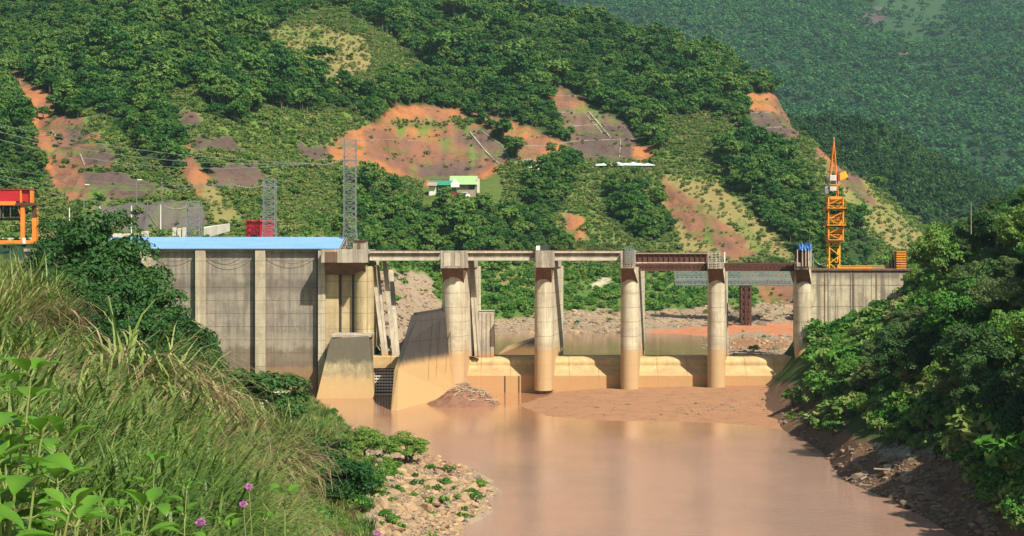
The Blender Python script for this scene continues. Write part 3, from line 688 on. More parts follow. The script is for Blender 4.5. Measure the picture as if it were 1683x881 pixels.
# ---- intake block
r = empty('intake_block', (XA(572), 300, 0), 'massive cream intake pier with overhanging dark stained cap, left of the openings', 'dam pier')
MB().box(XA(536)+.01, XA(557), 299.2, 314, -1, ZA(436)).build('left_shaft', m_intake, r, bevel=.05)
MB().box(XA(557), XA(583), 300.2, 314, -1, ZA(436)).build('recessed_wall', m_intake, r, bevel=.05)
xc, rr = XA(598), 1.75
poly = [(xc-rr, 314), (xc-rr, 300)] + [(xc-rr*math.cos(t*math.pi/14), 300-rr*1.2*math.sin(t*math.pi/14)) for t in range(1, 14)] + [(xc+rr, 300), (xc+rr, 314)]
MB().prismz(poly, -1, ZA(438), [(x+(.5 if False else 0), y) for x, y in poly]).build('rounded_shaft', m_intake, r, bevel=.04)
MB().box(XA(533), XA(606), 294.6, 313.5, ZPY(295, 432), ZPY(295, 410)).build('cap', m_head, r, bevel=.07)
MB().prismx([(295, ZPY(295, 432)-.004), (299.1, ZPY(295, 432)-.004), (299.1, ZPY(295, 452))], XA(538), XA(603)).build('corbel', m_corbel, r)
MB().box(XA(540), XA(560), 294.52, 294.6-.003, ZPY(295, 431), ZPY(295, 414)).build('repair_patch', m_corbel, r)
for px in (560, 580): MB().box(XA(px-1.3), XA(px+1.3), 300.0, 300.2-.002, 3, ZA(440)).build('slot', m_dark, r)
# small white hut on the block
h_ = MB().box(XA(583), XA(604), 297, 300.5, ZPY(297, 410)+.01, ZPY(297, 396)).build('switch_hut', m_head, label='small rust stained cream hut on the cap of the intake block', cat='hut', bevel=.05)
MB().box(XA(582), XA(605), 296.7, 300.8, ZPY(297, 396)+.004, ZPY(297, 394.5)).build('roof', m_rust, h_)
MB().box(XA(590), XA(595), 296.93, 297-.002, ZPY(297, 409), ZPY(297, 400)).build('door', m_corbel, h_)
# ---- left guide wall, running out towards the river
r = empty('left_guide_wall', (XA(565), 292, 0), 'short sloping moss stained guide wall at the foot of the intake block', 'guide wall')
def Wz(px, Y, z): return ((px-CX)/F*Y, Y, z)
Y0, Y1 = 288, 299
MB().hexa([W(515, 656, Y0)-Vector((0,0,2)), W(617, 656, Y0)-Vector((0,0,2)), (XA(617,Y1), Y1, -2), (XA(520,Y1), Y1, -2),
           W(543, 557, 291), W(606, 552, 291), (XA(612, Y1), Y1, ZPY(Y1, 553)), (XA(545, Y1), Y1, ZPY(Y1, 556))]).build('wall_body', m_left_guide, r, bevel=.1)
MB().box(XA(542, 291), XA(609, 291), 291.2, 299.1, ZPY(291, 557)+.25, ZPY(291, 551)+.1).build('coping', m_head, r, bevel=.05)
# ---- bay with the sluice: guide columns, sill, grating
r = empty('sluice_guides', (XA(630), 304, 6), 'leaning grey concrete gate guide columns in the first opening', 'gate guides')
for (a0, a1, wd, yt) in ((609, 628, 6, 303), (618, 634, 4, 305), (628, 645, 7, 304), (639, 650, 7, 308)):
    pt = 428 if a0 < 630 else 444
    zt, zb = ZPY(yt, pt), ZPY(299, 588)
    MB().hexa([(XA(a1, 299), 299, zb), (XA(a1+wd, 299), 299, zb), (XA(a1+wd, 299), 300, zb), (XA(a1, 299), 300, zb),
               (XA(a0, yt), yt, zt), (XA(a0+wd, yt), yt, zt), (XA(a0+wd, yt), yt+1, zt), (XA(a0, yt), yt+1, zt)]).build('guide_column', m_post, r, bevel=.04)
r = empty('sluice_sill', (XA(633), 298, 0), 'cream concrete sill over a white barred outlet grating', 'sluice')
MB().box(XA(613), XA(660), 296.2, 304, ZPY(297, 597), ZPY(297, 586)).build('upper_slab', m_weir, r, bevel=.06)
MB().box(XA(611), XA(660), 295.4, 304, ZPY(296, 605), ZPY(297, 597)-.004).build('lower_slab', m_weir, r, bevel=.06)
MB().box(XA(611), XA(619), 296, 303, -2, ZPY(296, 605)-.004).build('jamb', m_weir, r, bevel=.05)
MB().box(XA(619)+.004, XA(662), 300.5, 303, -2, ZPY(296, 605)-.004).build('dark_back', m_dark, r)
g = MB()
for i in range(9): g.box(XA(621+i*4.6), XA(621+i*4.6)+.10, 296.5, 296.6, .4, ZPY(296.5, 606))
for i in range(9): z = ZPY(296.5, 608+i*4.9); g.box(XA(619), XA(661), 296.38, 296.5-.002, z-.11, z+.11)
g.build('grating', m_white, r)
# ---- right guide wall: a big tapering slab running out to a nose in the water
r = empty('right_guide_wall', (XA(700), 290, 0), 'tall dark stained guide wall with orange flood line sloping to a nose in the water', 'guide wall')
A0 = W(652, 677, 264); A0.z = -1.5; A1 = W(768, 641, 302); A1.z = -1.5
T0 = W(688, 518, 287); T1 = W(750, 508, 301.5)
th = Vector((-1.6, .3, 0)); n0 = W(641, 668, 264.8); n0.z = -1.5
M0 = W(655, 607, 273)
vs = [A0, A1, W(764, 545, 302.2), T1, T0, W(672, 560, 280), M0]             # river face outline
vl = [n0, A1+Vector((-2.2, 1.5, 0)), W(760, 545, 303), T1+Vector((-1.2, 2.2, 0)), T0+Vector((-1.3, .5, 0)), W(664, 560, 281), W(648, 609, 273.8)]
n = 7
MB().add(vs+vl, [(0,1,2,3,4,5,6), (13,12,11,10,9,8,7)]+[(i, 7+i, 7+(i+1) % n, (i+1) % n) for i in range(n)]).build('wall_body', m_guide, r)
MB().bar(T0+Vector((-.6,.2,.1)), T1+Vector((-.6,1.,.1)), .45).build('coping', m_guide, r)
for t in (.34, .55, .8):
    p = T0.lerp(T1, t); q = A0.lerp(A1, .35+t*.5); q.z = 6; MB().bar(p+Vector((.02,-.05,0)), q+Vector((.02,-.25,0)), .06).build('joint_rib', m_guide, r)
# ---- mound of mud and driftwood at its foot
def mound(name, px0, px1, Yc, rx, ry, hgt, col, label=None):
    xc = XA((px0+px1)/2, Yc); n = 60; g = np.linspace(-1, 1, n); GX, GY = np.meshgrid(g, g, indexing='ij')
    R_ = np.sqrt(GX**2+GY**2); Z = hgt*np.clip(1-R_**1.6, -.2, 1)*(1+.7*fbm(GX*2.4+px0, GY*2.4, 4))-.05 + .12*fbm(GX*14, GY*14, 3)
    V = np.stack([xc+GX*rx, Yc+GY*ry, Z], -1).reshape(-1, 3); i = (np.arange(n-1)[:, None]*n+np.arange(n-1)[None]).ravel()
    me = np_mesh(name, V, np.stack([i, i+n, i+n+1, i+1], -1), [m_bank], smooth=True)
    at = me.color_attributes.new('Col', 'FLOAT_COLOR', 'POINT'); at.data.foreach_set('color', np.tile(np.array([*col, 1.], np.float32), n*n))
    link(name, me, kind='structure', label=label); return bvh_of(V, np.stack([i, i+n, i+n+1, i+1], -1))
bvD = mound('mud_mound', 712, 812, 278, 6.3, 8.0, 2.5, (.24,.125,.08))
rs = np.random.RandomState(5)
def logs(bv, cx, cy, rx, ry, n, name, label, group, L=(.8, 3.2), m=None):
    for i in range(n):
        x = cx+rs.normal()*rx*.5; y = cy+rs.normal()*ry*.5; p = drop(bv, x, y)
        if p is None or p.z < -.1: continue
        th = rs.uniform(0, math.pi); ln = rs.uniform(*L); d = Vector((math.cos(th), math.sin(th)*.6, rs.uniform(-.2, .35)))*ln*.5
        r0 = rs.uniform(.05, .14); k = d.cross(Vector((0,0,1)))*.12
        mb = MB().bar(p-d+Vector((0,0,.12)), p+k+Vector((0,0,.18)), r0, 6, r0*.8).bar(p+k+Vector((0,0,.18)), p+d+Vector((0,0,.12)), r0*.8, 6, r0*.4)
        mb.bar(p+k+Vector((0,0,.18)), p+d*.5+Vector((.2,.3,.5)), r0*.5, 5, r0*.2)
        mb.build(name, m or m_wood, label=label, cat='driftwood', group=group)
m_drift = paint('bleached_driftwood', (.42,.31,.20), .9, (.2,.13,.08), .5)
logs(bvD, XA(778, 276), 277.5, 4.2, 3.5, 80, 'driftwood_log', 'bleached driftwood branch lying on the mud mound by the guide wall', 'driftwood on the mud mound', m=m_drift)

# ---- wide first pier and its block
def stadium(xc, r, y0, y1, n=16):
    k = .15*(y1-y0)
    return [(xc+r*math.cos(math.pi*t/n), y0-r*math.sin(math.pi*t/n)) for t in range(n+1)][::-1] + [(xc+r+k, y1), (xc-r+k, y1)]
def pier(px, r, head, pyb, label, top=412, plinth=.62, Yn=297.9, left_cut=None):
    e = empty('dam_pier', (XA(px, Yn), Yn, 0), label, 'dam pier')
    x = XA(px, Yn)
    zt = ZPY(294, pyb)
    MB().prismz(stadium(x, r, Yn, 315), plinth, zt+.2).build('shaft', m_cream, e)
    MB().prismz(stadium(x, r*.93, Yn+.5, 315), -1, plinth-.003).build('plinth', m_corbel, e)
    h0, h1 = XA(head[0], 293.8), XA(head[1], 293.8)
    k = .15*15
    MB().prismz([(h0, 293.8), (h1, 293.8), (h1+k, 310.5), (h0+k, 310.5)], zt, ZPY(293.8, top)).build('cap', m_head, e, bevel=.06)
    dz = 2.6
    MB().hexa([(x-r*.92, 296.9, zt-dz), (x+r*.92, 296.9, zt-dz), (x+r*.92+1.7, 311, zt-dz), (x-r*.92+1.7, 311, zt-dz),
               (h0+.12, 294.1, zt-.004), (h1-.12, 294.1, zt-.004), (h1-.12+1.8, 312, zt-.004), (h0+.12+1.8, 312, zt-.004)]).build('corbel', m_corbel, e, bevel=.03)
    return e
P0 = pier(745.5, 2.05, (724, 762), 441, 'broad cream pier with square cap behind the tall guide wall')
MB().box(XA(764)+.01, XA(769), 302, 303, 6, ZPY(302, 429)).build('side_rib', m_post, P0, bevel=.03)
r = empty('gate_guides', (XA(776), 304, 6), 'leaning pale gate guide columns right of the broad pier', 'gate guides')
for (a0, a1, wd) in ((765, 770, 5), (770, 780, 5), (775, 786, 4)):
    zt, zb = ZPY(304, 428), ZPY(302, 586)
    MB().hexa([(XA(a1, 302), 302, zb), (XA(a1+wd, 302), 302, zb), (XA(a1+wd, 302), 303, zb), (XA(a1, 302), 303, zb),
               (XA(a0, 304), 304, zt), (XA(a0+wd, 304), 304, zt), (XA(a0+wd, 304), 305, zt), (XA(a0, 304), 305, zt)]).build('guide_column', m_post, r, bevel=.04)
bw = MB().box(XA(786, 304), XA(812, 304), 304, 316, 3, ZPY(304, 513)).build('abutment_block', m_post, label='cream concrete block standing behind the first weir', cat='concrete block', bevel=.08)
for px in (792, 799, 806): MB().box(XA(px, 304)-.05, XA(px, 304)+.05, 303.96, 304-.002, 4, ZPY(304, 516)).build('joint_shade_strip', m_corbel, bw)
P1 = pier(893, 1.60, (880, 907), 440, 'round nosed cream pier with a small black and white box on its cap')
P2 = pier(1034.5, 1.60, (1020, 1042), 441, 'round nosed cream pier with a steel ladder cage on its cap')
P3 = pier(1177, 1.58, (1163, 1190), 442, 'round nosed cream pier between the rusty truss spans', top=432)
for pr_, px in ((P1, 893), (P2, 1034.5), (P3, 1177)):
    for k, (a_, w_) in enumerate(((14.5, 2.6), (18.5, 2.0))):
        MB().hexa([(XA(px+a_, 303+k*2), 303+k*2, 5.5), (XA(px+a_+w_, 303+k*2), 303+k*2, 5.5), (XA(px+a_+w_, 303+k*2), 304+k*2, 5.5), (XA(px+a_, 303+k*2), 304+k*2, 5.5),
                   (XA(px+a_-1.5, 305+k*2), 305+k*2, ZPY(305, 430)), (XA(px+a_+w_-1.5, 305+k*2), 305+k*2, ZPY(305, 430)), (XA(px+a_+w_-1.5, 306+k*2), 306+k*2, ZPY(305, 430)), (XA(px+a_-1.5, 306+k*2), 306+k*2, ZPY(305, 430))]).build('gate_guide', m_post, pr_)
# last pier, joined to the right wall
P4 = pier(1320, 1.45, (1307, 1331), 443, 'end pier under rusty formwork and blue tarpaulin', top=431)
# right wall
wr = MB().box(XA(1332), XA(1500), 300.4, 310, 2, ZPY(300, 445)).build('abutment_wall', m_rwall, label='cream concrete abutment wall streaked with dark run stains below the crane', cat='dam wall', bevel=.06)
MB().box(XA(1331), XA(1502), 300.1, 310, ZPY(300, 445)+.003, ZPY(300, 441.5)).build('coping', m_corbel, wr, bevel=.04)
for px, c_ in ((1356, m_corbel), (1403, m_corbel), (1441, m_corbel)):
    MB().box(XA(px)-.10, XA(px)+.10, 300.33, 300.4-.003, 3, ZPY(300, 446)).build('joint_shade_strip', c_, wr)
for px in (1362, 1399): MB().box(XA(px)-.07, XA(px)+.07, 300.30, 300.4-.003, 3, ZPY(300, 447)).build('drain_pipe', m_galv, wr)
# ---- weirs
def weir(px0, px1, label, slots=()):
    x0, x1 = XA(px0), XA(px1)
    prof = [(300.3, -2), (300.3, ZPY(300.3, 617.5)), (302.7, ZPY(302.7, 601)), (302.7, ZPY(302.7, 599.5))]
    prof += [(302.7+2.6*(1-math.cos(t*math.pi/2/8)), 5.25+1.05*math.sin(t*math.pi/2/8)) for t in range(0, 9)] + [(313, 6.1), (315, 5.0), (316, -2)]
    o = MB().prismx(prof, x0, x1).build('weir', m_weir, label=label, cat='weir')
    for s_ in slots: MB().box(XA(s_)-.09, XA(s_)+.09, 300.2, 300.3-.003, -1, ZPY(300.3, 618)).build('slot_channel', m_dark, o)
    return o
weir(766, 890, 'low cream spillway weir with two dark slots, next to the broad pier', (830, 853))
weir(900, 1031, 'cream spillway weir second along from the broad pier')
weir(1043, 1173, 'cream spillway weir third along, its foot in dry mud')
weir(1185, 1316, 'cream spillway weir beside the wooded bank')
# low training wall behind first bays
MB().hexa([W(815,585,330), W(905,585,322), W(905,585,324), W(815,585,334), W(835,570,336), W(905,546,322.5), W(905,546,323.5), W(835,568,338)]).build('training_wall', m_guide, label='low grey concrete wall end showing behind the first weir', cat='low wall')
# ---- deck girders
def girder(px0, px1, label, Y=298.5):
    x0, x1 = XA(px0, Y)+.02, XA(px1, Y)-.02; z = lambda p: ZPY(Y, p)
    g = empty('deck_girder', ((x0+x1)/2, Y, z(428)), label, 'bridge deck')
    MB().box(x0, x1, Y+.35, Y+.85, z(424)-.0, z(416)).build('web', m_wall, g)  # shadow on the web put into its colour by a darker concrete
    MB().box(x0, x1, Y, Y+1.2, z(428.5), z(423.6)).build('bottom_flange', m_beam, g, bevel=.05)
    MB().box(x0, x1, Y-.1, Y+4.5, z(416)+.003, z(413.2)).build('deck_slab', m_beam, g, bevel=.04)
    MB().box(x0, x1, Y-.04, Y+.3, z(413.2)+.003, z(411.2)).build('kerb', m_corbel, g)
    for Yb in (3.2,): MB().box(x0, x1, Y+Yb, Y+Yb+1, z(428), z(416)-.003).build('inner_beam', m_wall, g)
    return g
girder(607, 724, 'precast concrete deck girder from the intake block to the broad pier')
girder(763, 880, 'precast concrete deck girder from the broad pier to the second pier')
g3 = girder(907, 1020, 'precast concrete deck girder ending at the ladder cage')
hr = MB(); z = lambda p: ZPY(299, p)
for i in range(15): x = XA(905+i*8, 299); hr.bar((x, 299, z(411.5)), (x, 299, z(402)), .035)
for p in (402.5, 406.5): hr.bar((XA(905, 299), 299, z(p)), (XA(1020, 299), 299, z(p)), .03)
hr.build('handrail', m_rust, g3)
for nm, a_, b_ in (('first', 607, 724), ('second', 763, 880)):
    pass
# tall post with cabinet on second pier
c_ = MB().box(XA(881, 297), XA(888, 297), 297, 298, z(411.5), z(404)).build('control_cabinet', m_white, label='small white and black box on the second pier cap', cat='cabinet', bevel=.03)
MB().box(XA(888.2, 297), XA(902, 297), 296.9, 298.4, z(411.5), z(403)).build('cover', m_dark, c_, bevel=.03)
# light patches & bits on caps
for px, w_ in ((735, 11), (752, 8)): MB().box(XA(px-w_/2, 293.75), XA(px+w_/2, 293.75), 293.72, 293.8-.002, ZPY(293.8, 438), ZPY(293.8, 416)).build('repair_patch', m_beam, P0)
# rusty girder + truss spans
def truss(px0, px1, y, zt, zb, n, m, e, rr=.09, name='truss', cross=True):
    g = MB(); x0, x1 = XA(px0, y), XA(px1, y)
    for Y in (y, y+2.2):
        g.bar((x0, Y, zt), (x1, Y, zt), rr*1.5); g.bar((x0, Y, zb), (x1, Y, zb), rr*1.5)
        for i in range(n+1):
            x = x0+(x1-x0)*i/n; g.bar((x, Y, zt), (x, Y, zb), rr)
            if i < n:
                x2 = x0+(x1-x0)*(i+1)/n; g.bar((x, Y, zt), (x2, Y, zb), rr)
                if cross: g.bar((x, Y, zb), (x2, Y, zt), rr)
    for i in range(n+1):
        x = x0+(x1-x0)*i/n; g.bar((x, y, zb), (x, y+2.2, zb), rr)
    return g.build(name, m, e)
Y = 298.6
r = empty('rusty_girder_span', (XA(1104, Y), Y, 22), 'dark rusty steel plate girder on a lattice truss span', 'steel span')
MB().box(XA(1044, Y), XA(1164, Y), Y+.2, Y+.6, ZPY(Y, 431), ZPY(Y, 417.5)).build('web_plate', m_rust, r)
MB().box(XA(1044, Y), XA(1164, Y), Y-.2, Y+3, ZPY(Y, 417.5)+.003, ZPY(Y, 415.5)).build('top_flange', m_wood, r)
MB().box(XA(1044, Y), XA(1164, Y), Y-.2, Y+1, ZPY(Y, 432.5), ZPY(Y, 431)-.003).build('bottom_flange', m_beam, r)
gg = MB()
for i in range(14): gg.box(XA(1048+i*8.6, Y), XA(1048+i*8.6, Y)+.10, Y-.05, Y+.2-.002, ZPY(Y, 431), ZPY(Y, 417.5))
gg.build('stiffeners', m_rust, r)
truss(1044, 1166, Y, ZPY(Y, 434.5), ZPY(Y, 444), 17, m_rust, r, .13)
gg = MB(); rz = random.Random(4)
for i in range(44):
    x = XA(1046+rz.random()*116, Y); z0 = ZPY(Y, 415.4); gg.bar((x, Y+rz.random()*2, z0), (x+rz.uniform(-1.4,1.4), Y+rz.random()*3, z0+rz.uniform(.1,.5)), .05)
gg.build('loose_bars', m_rust, r)
r = empty('rusty_truss_span', (XA(1248, Y), Y, 22), 'bare dark rusty truss span next to the blue tarpaulin', 'steel span')
truss(1189, 1309, Y, ZPY(Y, 433.5), ZPY(Y, 444.5), 18, m_rust, r, .15)
MB().box(XA(1189, Y), XA(1307, Y), Y+.9, Y+1.4, ZPY(Y, 443), ZPY(Y, 434)).build('web_plate', m_rust, r)
# ladder cages
def cage(px0, px1, py0, py1, label, m, n=6, Y=297):
    e = empty('ladder_cage', (XA((px0+px1)/2, Y), Y, ZPY(Y, py1)), label, 'ladder cage')
    xs = np.linspace(XA(px0, Y), XA(px1, Y), 4)
    g = MB()
    for x in xs:
        for yy in (Y, Y+1.5): g.bar((x, yy, ZPY(Y, py1)), (x, yy, ZPY(Y, py0)), .06)
    g.build('uprights', m, e); g = MB()
    for i in range(n+1):
        zz = ZPY(Y, py1)+(ZPY(Y, py0)-ZPY(Y, py1))*i/n
        for yy in (Y, Y+1.5): g.bar((xs[0], yy, zz), (xs[-1], yy, zz), .055)
        for x in (xs[0], xs[-1]): g.bar((x, Y, zz), (x, Y+1.5, zz), .05)
    g.build('rungs', m, e); return e
cage(1028, 1042, 406, 432, 'grey steel ladder cage on top of the third pier', m_green_steel, 7, 293.3)
e = cage(1164, 1184, 413, 440, 'pale scaffold cage on the pier between the rusty spans', m_post, 7, 293.3)
MB().box(XA(1166, 295), XA(1180, 295), 295.6, 298, ZPY(295, 431), ZPY(295, 424)).build('mesh_panel', m_wood, e)
MB().bar((XA(1191, 296), 296, ZPY(296, 432)), (XA(1191, 296), 296, ZPY(296, 414)), .14).build('pipe', m_white, e)
MB().bar((XA(1187, 296), 296, ZPY(296, 432)), (XA(1187, 296), 296, ZPY(296, 416)), .10).build('pipe', m_galv, e)
# formwork tower on end pier
e = empty('formwork_stack', (XA(1320, 297), 297, ZPY(297, 431)), 'rusty formwork panels stacked on the end pier under a blue tarpaulin', 'formwork')
for a_, b_, c0, c1, mm, yy in ((1308, 1317, 412, 431, m_rust, 294.2), (1317.3, 1322, 409, 440, m_rust, 293.5), (1322.3, 1329, 411, 438, m_corbel, 293.5), (1309, 1316, 432, 438, m_wood, 293.5), (1329.3, 1333, 408, 441, m_wood, 294.4)):
    MB().box(XA(a_, yy), XA(b_, yy), yy, yy+1.6, ZPY(yy, c1), ZPY(yy, c0)).build('panel', mm, e, bevel=.03)
g = MB()
for px in (1308, 1316, 1321.5, 1326, 1330): g.box(XA(px, 295)-.07, XA(px, 295)+.07, 293.25, 293.4, ZPY(295, 438), ZPY(295, 410))
g.build('ribs', m_beam, e)
g = MB()
for px, tpy in ((1334, 396), (1331, 404), (1337, 418)): g.bar((XA(px, 297), 297, ZPY(297, 441)), (XA(px-1, 297), 297, ZPY(297, tpy)), .08)
g.build('poles', m_galv, e)
tp = MB(); nx = 12; rz = random.Random(3); vs = []; fs = []
for i in range(nx+1):
    for j in range(5):
        vs.append((XA(1310+i*1.75, 296), 293.2+j*.8, ZPY(296, 404)+.35*math.sin(i*1.9+j)+.25*rz.random()-(.9 if j in (0, 4) else 0)))
for i in range(nx):
    for j in range(4): k = i*5+j; fs.append((k, k+5, k+6, k+1))
o = tp.add(vs, fs).build('blue_tarpaulin', m_blue, label='crumpled blue tarpaulin draped over the formwork on the end pier', cat='tarpaulin'); sd = o.modifiers.new('thick', 'SOLIDIFY'); sd.thickness = .04
pts = [Vector((XA(1335+t*3.2, 300), 302, ZPY(300, 412+10*math.sin(t*.45)+t*3.0))) for t in range(9)]
MB().tube(pts, .06, 5).build('hose', m_galv, label='pale hose arching down behind the formwork to the wall top', cat='hose')
# rusty rail stack on the wall top
r = empty('rebar_rack', (XA(1430, 303), 303, ZPY(303, 441)), 'low line of rusty orange reinforcement cages along the abutment wall top', 'reinforcement')
g = MB(); g2 = MB()
for i in range(46):
    px = 1378+i*2.05; (g if i < 27 else g2).bar((XA(px, 303), 302.6, ZPY(303, 442)), (XA(px+2.2, 303), 303, ZPY(303, 436.5)), .10)
for p_ in (437, 441): g.bar((XA(1376, 303), 302.8, ZPY(303, p_)), (XA(1462, 303), 302.8, ZPY(303, p_)), .08)
g.build('rusty_bars', m_orange, r); g2.build('grey_bars', m_wood, r)
r = empty('slatted_cage', (XA(1480, 302), 302, ZPY(302, 443)), 'orange slatted steel cage at the far end of the abutment wall', 'steel cage')
g = MB()
for px in (1471.5, 1490): 
    for yy in (301, 303): g.box(XA(px, 301)-.12, XA(px, 301)+.12, yy, yy+.25, ZPY(301, 444), ZPY(301, 412.5))
g.build('posts', m_rust, r); g = MB()
for i in range(8): zz = ZPY(301, 441-i*3.9); g.box(XA(1473, 301), XA(1489, 301), 300.75, 301-.004, zz-.12, zz+.12)
g.build('slats', m_orange, r)
MB().box(XA(1472.5, 301), XA(1489.5, 301), 302.4, 302.5, ZPY(301, 443), ZPY(301, 413)).build('back_plate', m_rust, r)
MB().box(XA(1466, 301), XA(1471, 301), 301.5, 303.5, ZPY(301, 443), ZPY(301, 427)).build('side_plate', m_dark, r)

# ---- blue roof shed
r = empty('blue_roofed_shed', (XA(400, 305), 305, 27), 'long low shed with a pale blue sheet metal roof along the wall top', 'shed')
a = N('blue_roof_sheet'); p = a.pos(); X, Yn_, Z = a.xyz(p); wv = a.mth('SINE', a.mth('MULTIPLY', X, 12.0)); nn = a.noise(a.scale(p, (.12, .6, .6)), 1, 5)
c = a.mix(nn, (.13,.30,.58), (.25,.44,.70)); c = a.mix(a.mth('MULTIPLY', a.mth('LESS_THAN', a.mth('FRACT', a.mth('DIVIDE', X, 5.0)), .012), .5), c, (.12,.22,.4))
m_roofb = a.finish(c, rough=.45, spec=.4, bump=wv, bstr=.25, bdist=.04)
xl, xr = XA(75, 302), XA(558, 299)
ye, yr_ = 299.0, 307.5; ze, zr_ = ZPY(ye, 408), ZPY(yr_, 389.5)
xr2 = XA(567, yr_)
MB().add([(xl, ye, ze), (xr, ye, ze), (xr2, yr_, zr_), (xl+1.4, yr_, zr_), (xl, ye, ze-.1), (xr, ye, ze-.1), (xr2, yr_, zr_-.1), (xl+1.4, yr_, zr_-.1)],
         [(0,1,2,3),(7,6,5,4),(0,4,5,1),(1,5,6,2),(2,6,7,3),(3,7,4,0)]).build('front_roof', m_roofb, r)
MB().hexa([(xl, yr_+8, ze-.1), (xr, yr_+8, ze-.1), (xr, yr_+8.1, ze-.1), (xl, yr_+8.1, ze-.1), (xl, yr_, zr_-.08), (xr2, yr_, zr_-.08), (xr2, yr_+.1, zr_), (xl, yr_+.1, zr_)]).build('back_roof', m_roofb, r)
g = MB(); k = 0
px = 80
while px < 560: x = XA(px, 300); g.box(x-.09, x+.09, 300.4, 300.6, ZA(411)+.2, ze-.05); px += 26
g.build('posts', m_rust, r)
g = MB(); g.bar((xr+.1, ye+.1, ze-.2), (xr2+.3, yr_, zr_-.1), .09).bar((xr2+.3, yr_, zr_-.1), (xr+.6, yr_+8, ze-.2), .09).bar((xr+.1, ye+.1, ze-.25), (xr+.6, yr_+8, ze-.25), .09)
for t in (.3, .6): g.bar((xr+.3, ye+8*t, ze-.2), (xr+.3+t, ye+8.5*t, ze-.2+(zr_-ze)*t), .07)
for t in (.25, .5, .75): g.bar((xr2+.4, yr_, zr_-.2), (xr+.6, ye+16*t, ze-.25), .06)
g.build('gable_truss', m_wood, r)
MB().box(xl, xr, ye-.03, ye+.06, ze-.30, ze-.103).build('eaves_dark_strip', m_dark, r)  # thin dark strip along under the eave edge

# ---- lattice line towers
def lattice(px, hw, pyb, pyt, Y, n, label, arm=None, m=m_galv, rr=.062):
    e = empty('lattice_tower', (XA(px, Y), Y, ZPY(Y, pyb)), label, 'lattice tower')
    w = hw*Y/F; xc = XA(px, Y); z0, z1 = ZPY(Y, pyb)-1, ZPY(Y, pyt)
    co = lambda t: [(xc+sx*w*(1.18-.25*t if t < .2 else 1), Y+w+sy*w, z0+(z1-z0)*t) for sx, sy in ((-1,-1),(1,-1),(1,1),(-1,1))]
    g = MB(); b = MB()
    for i in range(n):
        c0, c1 = co(i/n), co((i+1)/n)
        for k in range(4):
            g.bar(c0[k], c1[k], rr*1.25); k2 = (k+1) % 4
            b.bar(c0[k], c1[k2], rr*.7); b.bar(c0[k2], c1[k], rr*.7); b.bar(c1[k], c1[k2], rr*.7)
    g.build('legs', m, e); b.build('bracing', m, e)
    if arm is not None:
        za = ZPY(Y, arm); a_ = MB()
        for yy in (Y, Y+2*w): a_.bar((xc-w*1.25, yy, za), (xc+w*1.4, yy, za), rr*1.3).bar((xc-w*1.25, yy, za), (xc-w, yy, za+1.0), rr)
        a_.build('crossarm', m, e)
    return e
lattice(574.5, 9.5, 402, 229, 306, 20, 'tallest grey lattice tower, rising at the end of the blue roof', arm=263)
lattice(442, 9.5, 392, 294, 309, 12, 'grey lattice tower standing behind the red cabin', arm=306)
lattice(317, 10.5, 390, 331, 309, 7, 'shortest grey lattice tower, beside white blocks behind the blue roof', arm=341)
m_wire = paint('power_wire', (.30,.30,.30), .5)
def wire(name, a_, b_, sag, r=.055, n=22, label='', m=m_wire, group=None):
    pts = [a_.lerp(b_, t/n)-Vector((0,0,sag*4*(t/n)*(1-t/n))) for t in range(n+1)]
    return MB().tube(pts, r, 4).build(name, m, label=label, cat='power line', group=group)
def insul(a_, b_, label):
    e = empty('insulator_string', a_, label, 'insulator'); g = MB(); n = 16
    for k in range(n):
        p = a_.lerp(b_, (k+.5)/n)-Vector((0,0,.5*4*(k/n)*(1-k/n))); g.bar(p-Vector((.14,0,0)), p+Vector((.14,0,0)), .13, 8)
    g.build('discs', m_wood, e); MB().tube([a_.lerp(b_, t/8)-Vector((0,0,.5*4*(t/8)*(1-t/8))) for t in range(9)], .05).build('rod', m_dark, e)
for k, (p0, p1, pw) in enumerate((((563, 264), (512, 268), (-60, 190)), ((432, 306), (380, 302), (-60, 262)), ((307, 341), (270, 338), (-60, 272)))):
    a_ = W(*p0, 306); b_ = W(*p1, 312); insul(a_, b_, 'dark insulator string hanging off the '+('tallest' if k == 0 else 'middle' if k == 1 else 'shortest')+' lattice tower')
    for j in range(3 if k == 0 else 2 if k == 1 else 1):
        wire('power_wire', b_, W(pw[0], pw[1]+j*11, 340-j*6), 2.0+j*.8, label='thin grey power wire sweeping up from the %s lattice tower' % ('tallest', 'middle', 'shortest')[k], group='wires of the %s tower' % ('tallest', 'middle', 'shortest')[k])
for j in range(2): wire('power_wire', W(1160, 425+j*9, 330), W(1600, 338+j*7, 300), 2.2, .03, label='faint power wire crossing the valley to the pole in the trees', group='wires to the pole in the trees')

# ---- red gantry crane
Y = 318
r = empty('gantry_crane', (XA(20, Y), Y, ZPY(Y, 402)), 'orange legged gantry crane with a deep red box girder', 'gantry crane')
q = lambda px, yy=Y: XA(px, yy)
MB().box(q(-90), q(33), Y, Y+1.6, ZPY(Y, 331), ZPY(Y, 312)).build('box_girder', m_red, r, bevel=.05)
MB().box(q(-90), q(52), Y-.15, Y+1.8, ZPY(Y, 312)+.003, ZPY(Y, 310.5)).build('girder_top', m_red, r)
MB().box(q(33)+.01, q(51), Y+.4, Y+1.5, ZPY(Y, 331), ZPY(Y, 312)).build('end_panel', m_red, r)
g = MB()
for px in (33, 49.5): g.box(q(px), q(px+2.3), Y-.12, Y+1.7, ZPY(Y, 333), ZPY(Y, 313))
g.build('end_frame', m_gor, r)
MB().box(q(-90), q(26), Y-.2, Y+1.7, ZPY(Y, 337.5), ZPY(Y, 331)-.003).build('lower_beam', m_gor, r, bevel=.04)
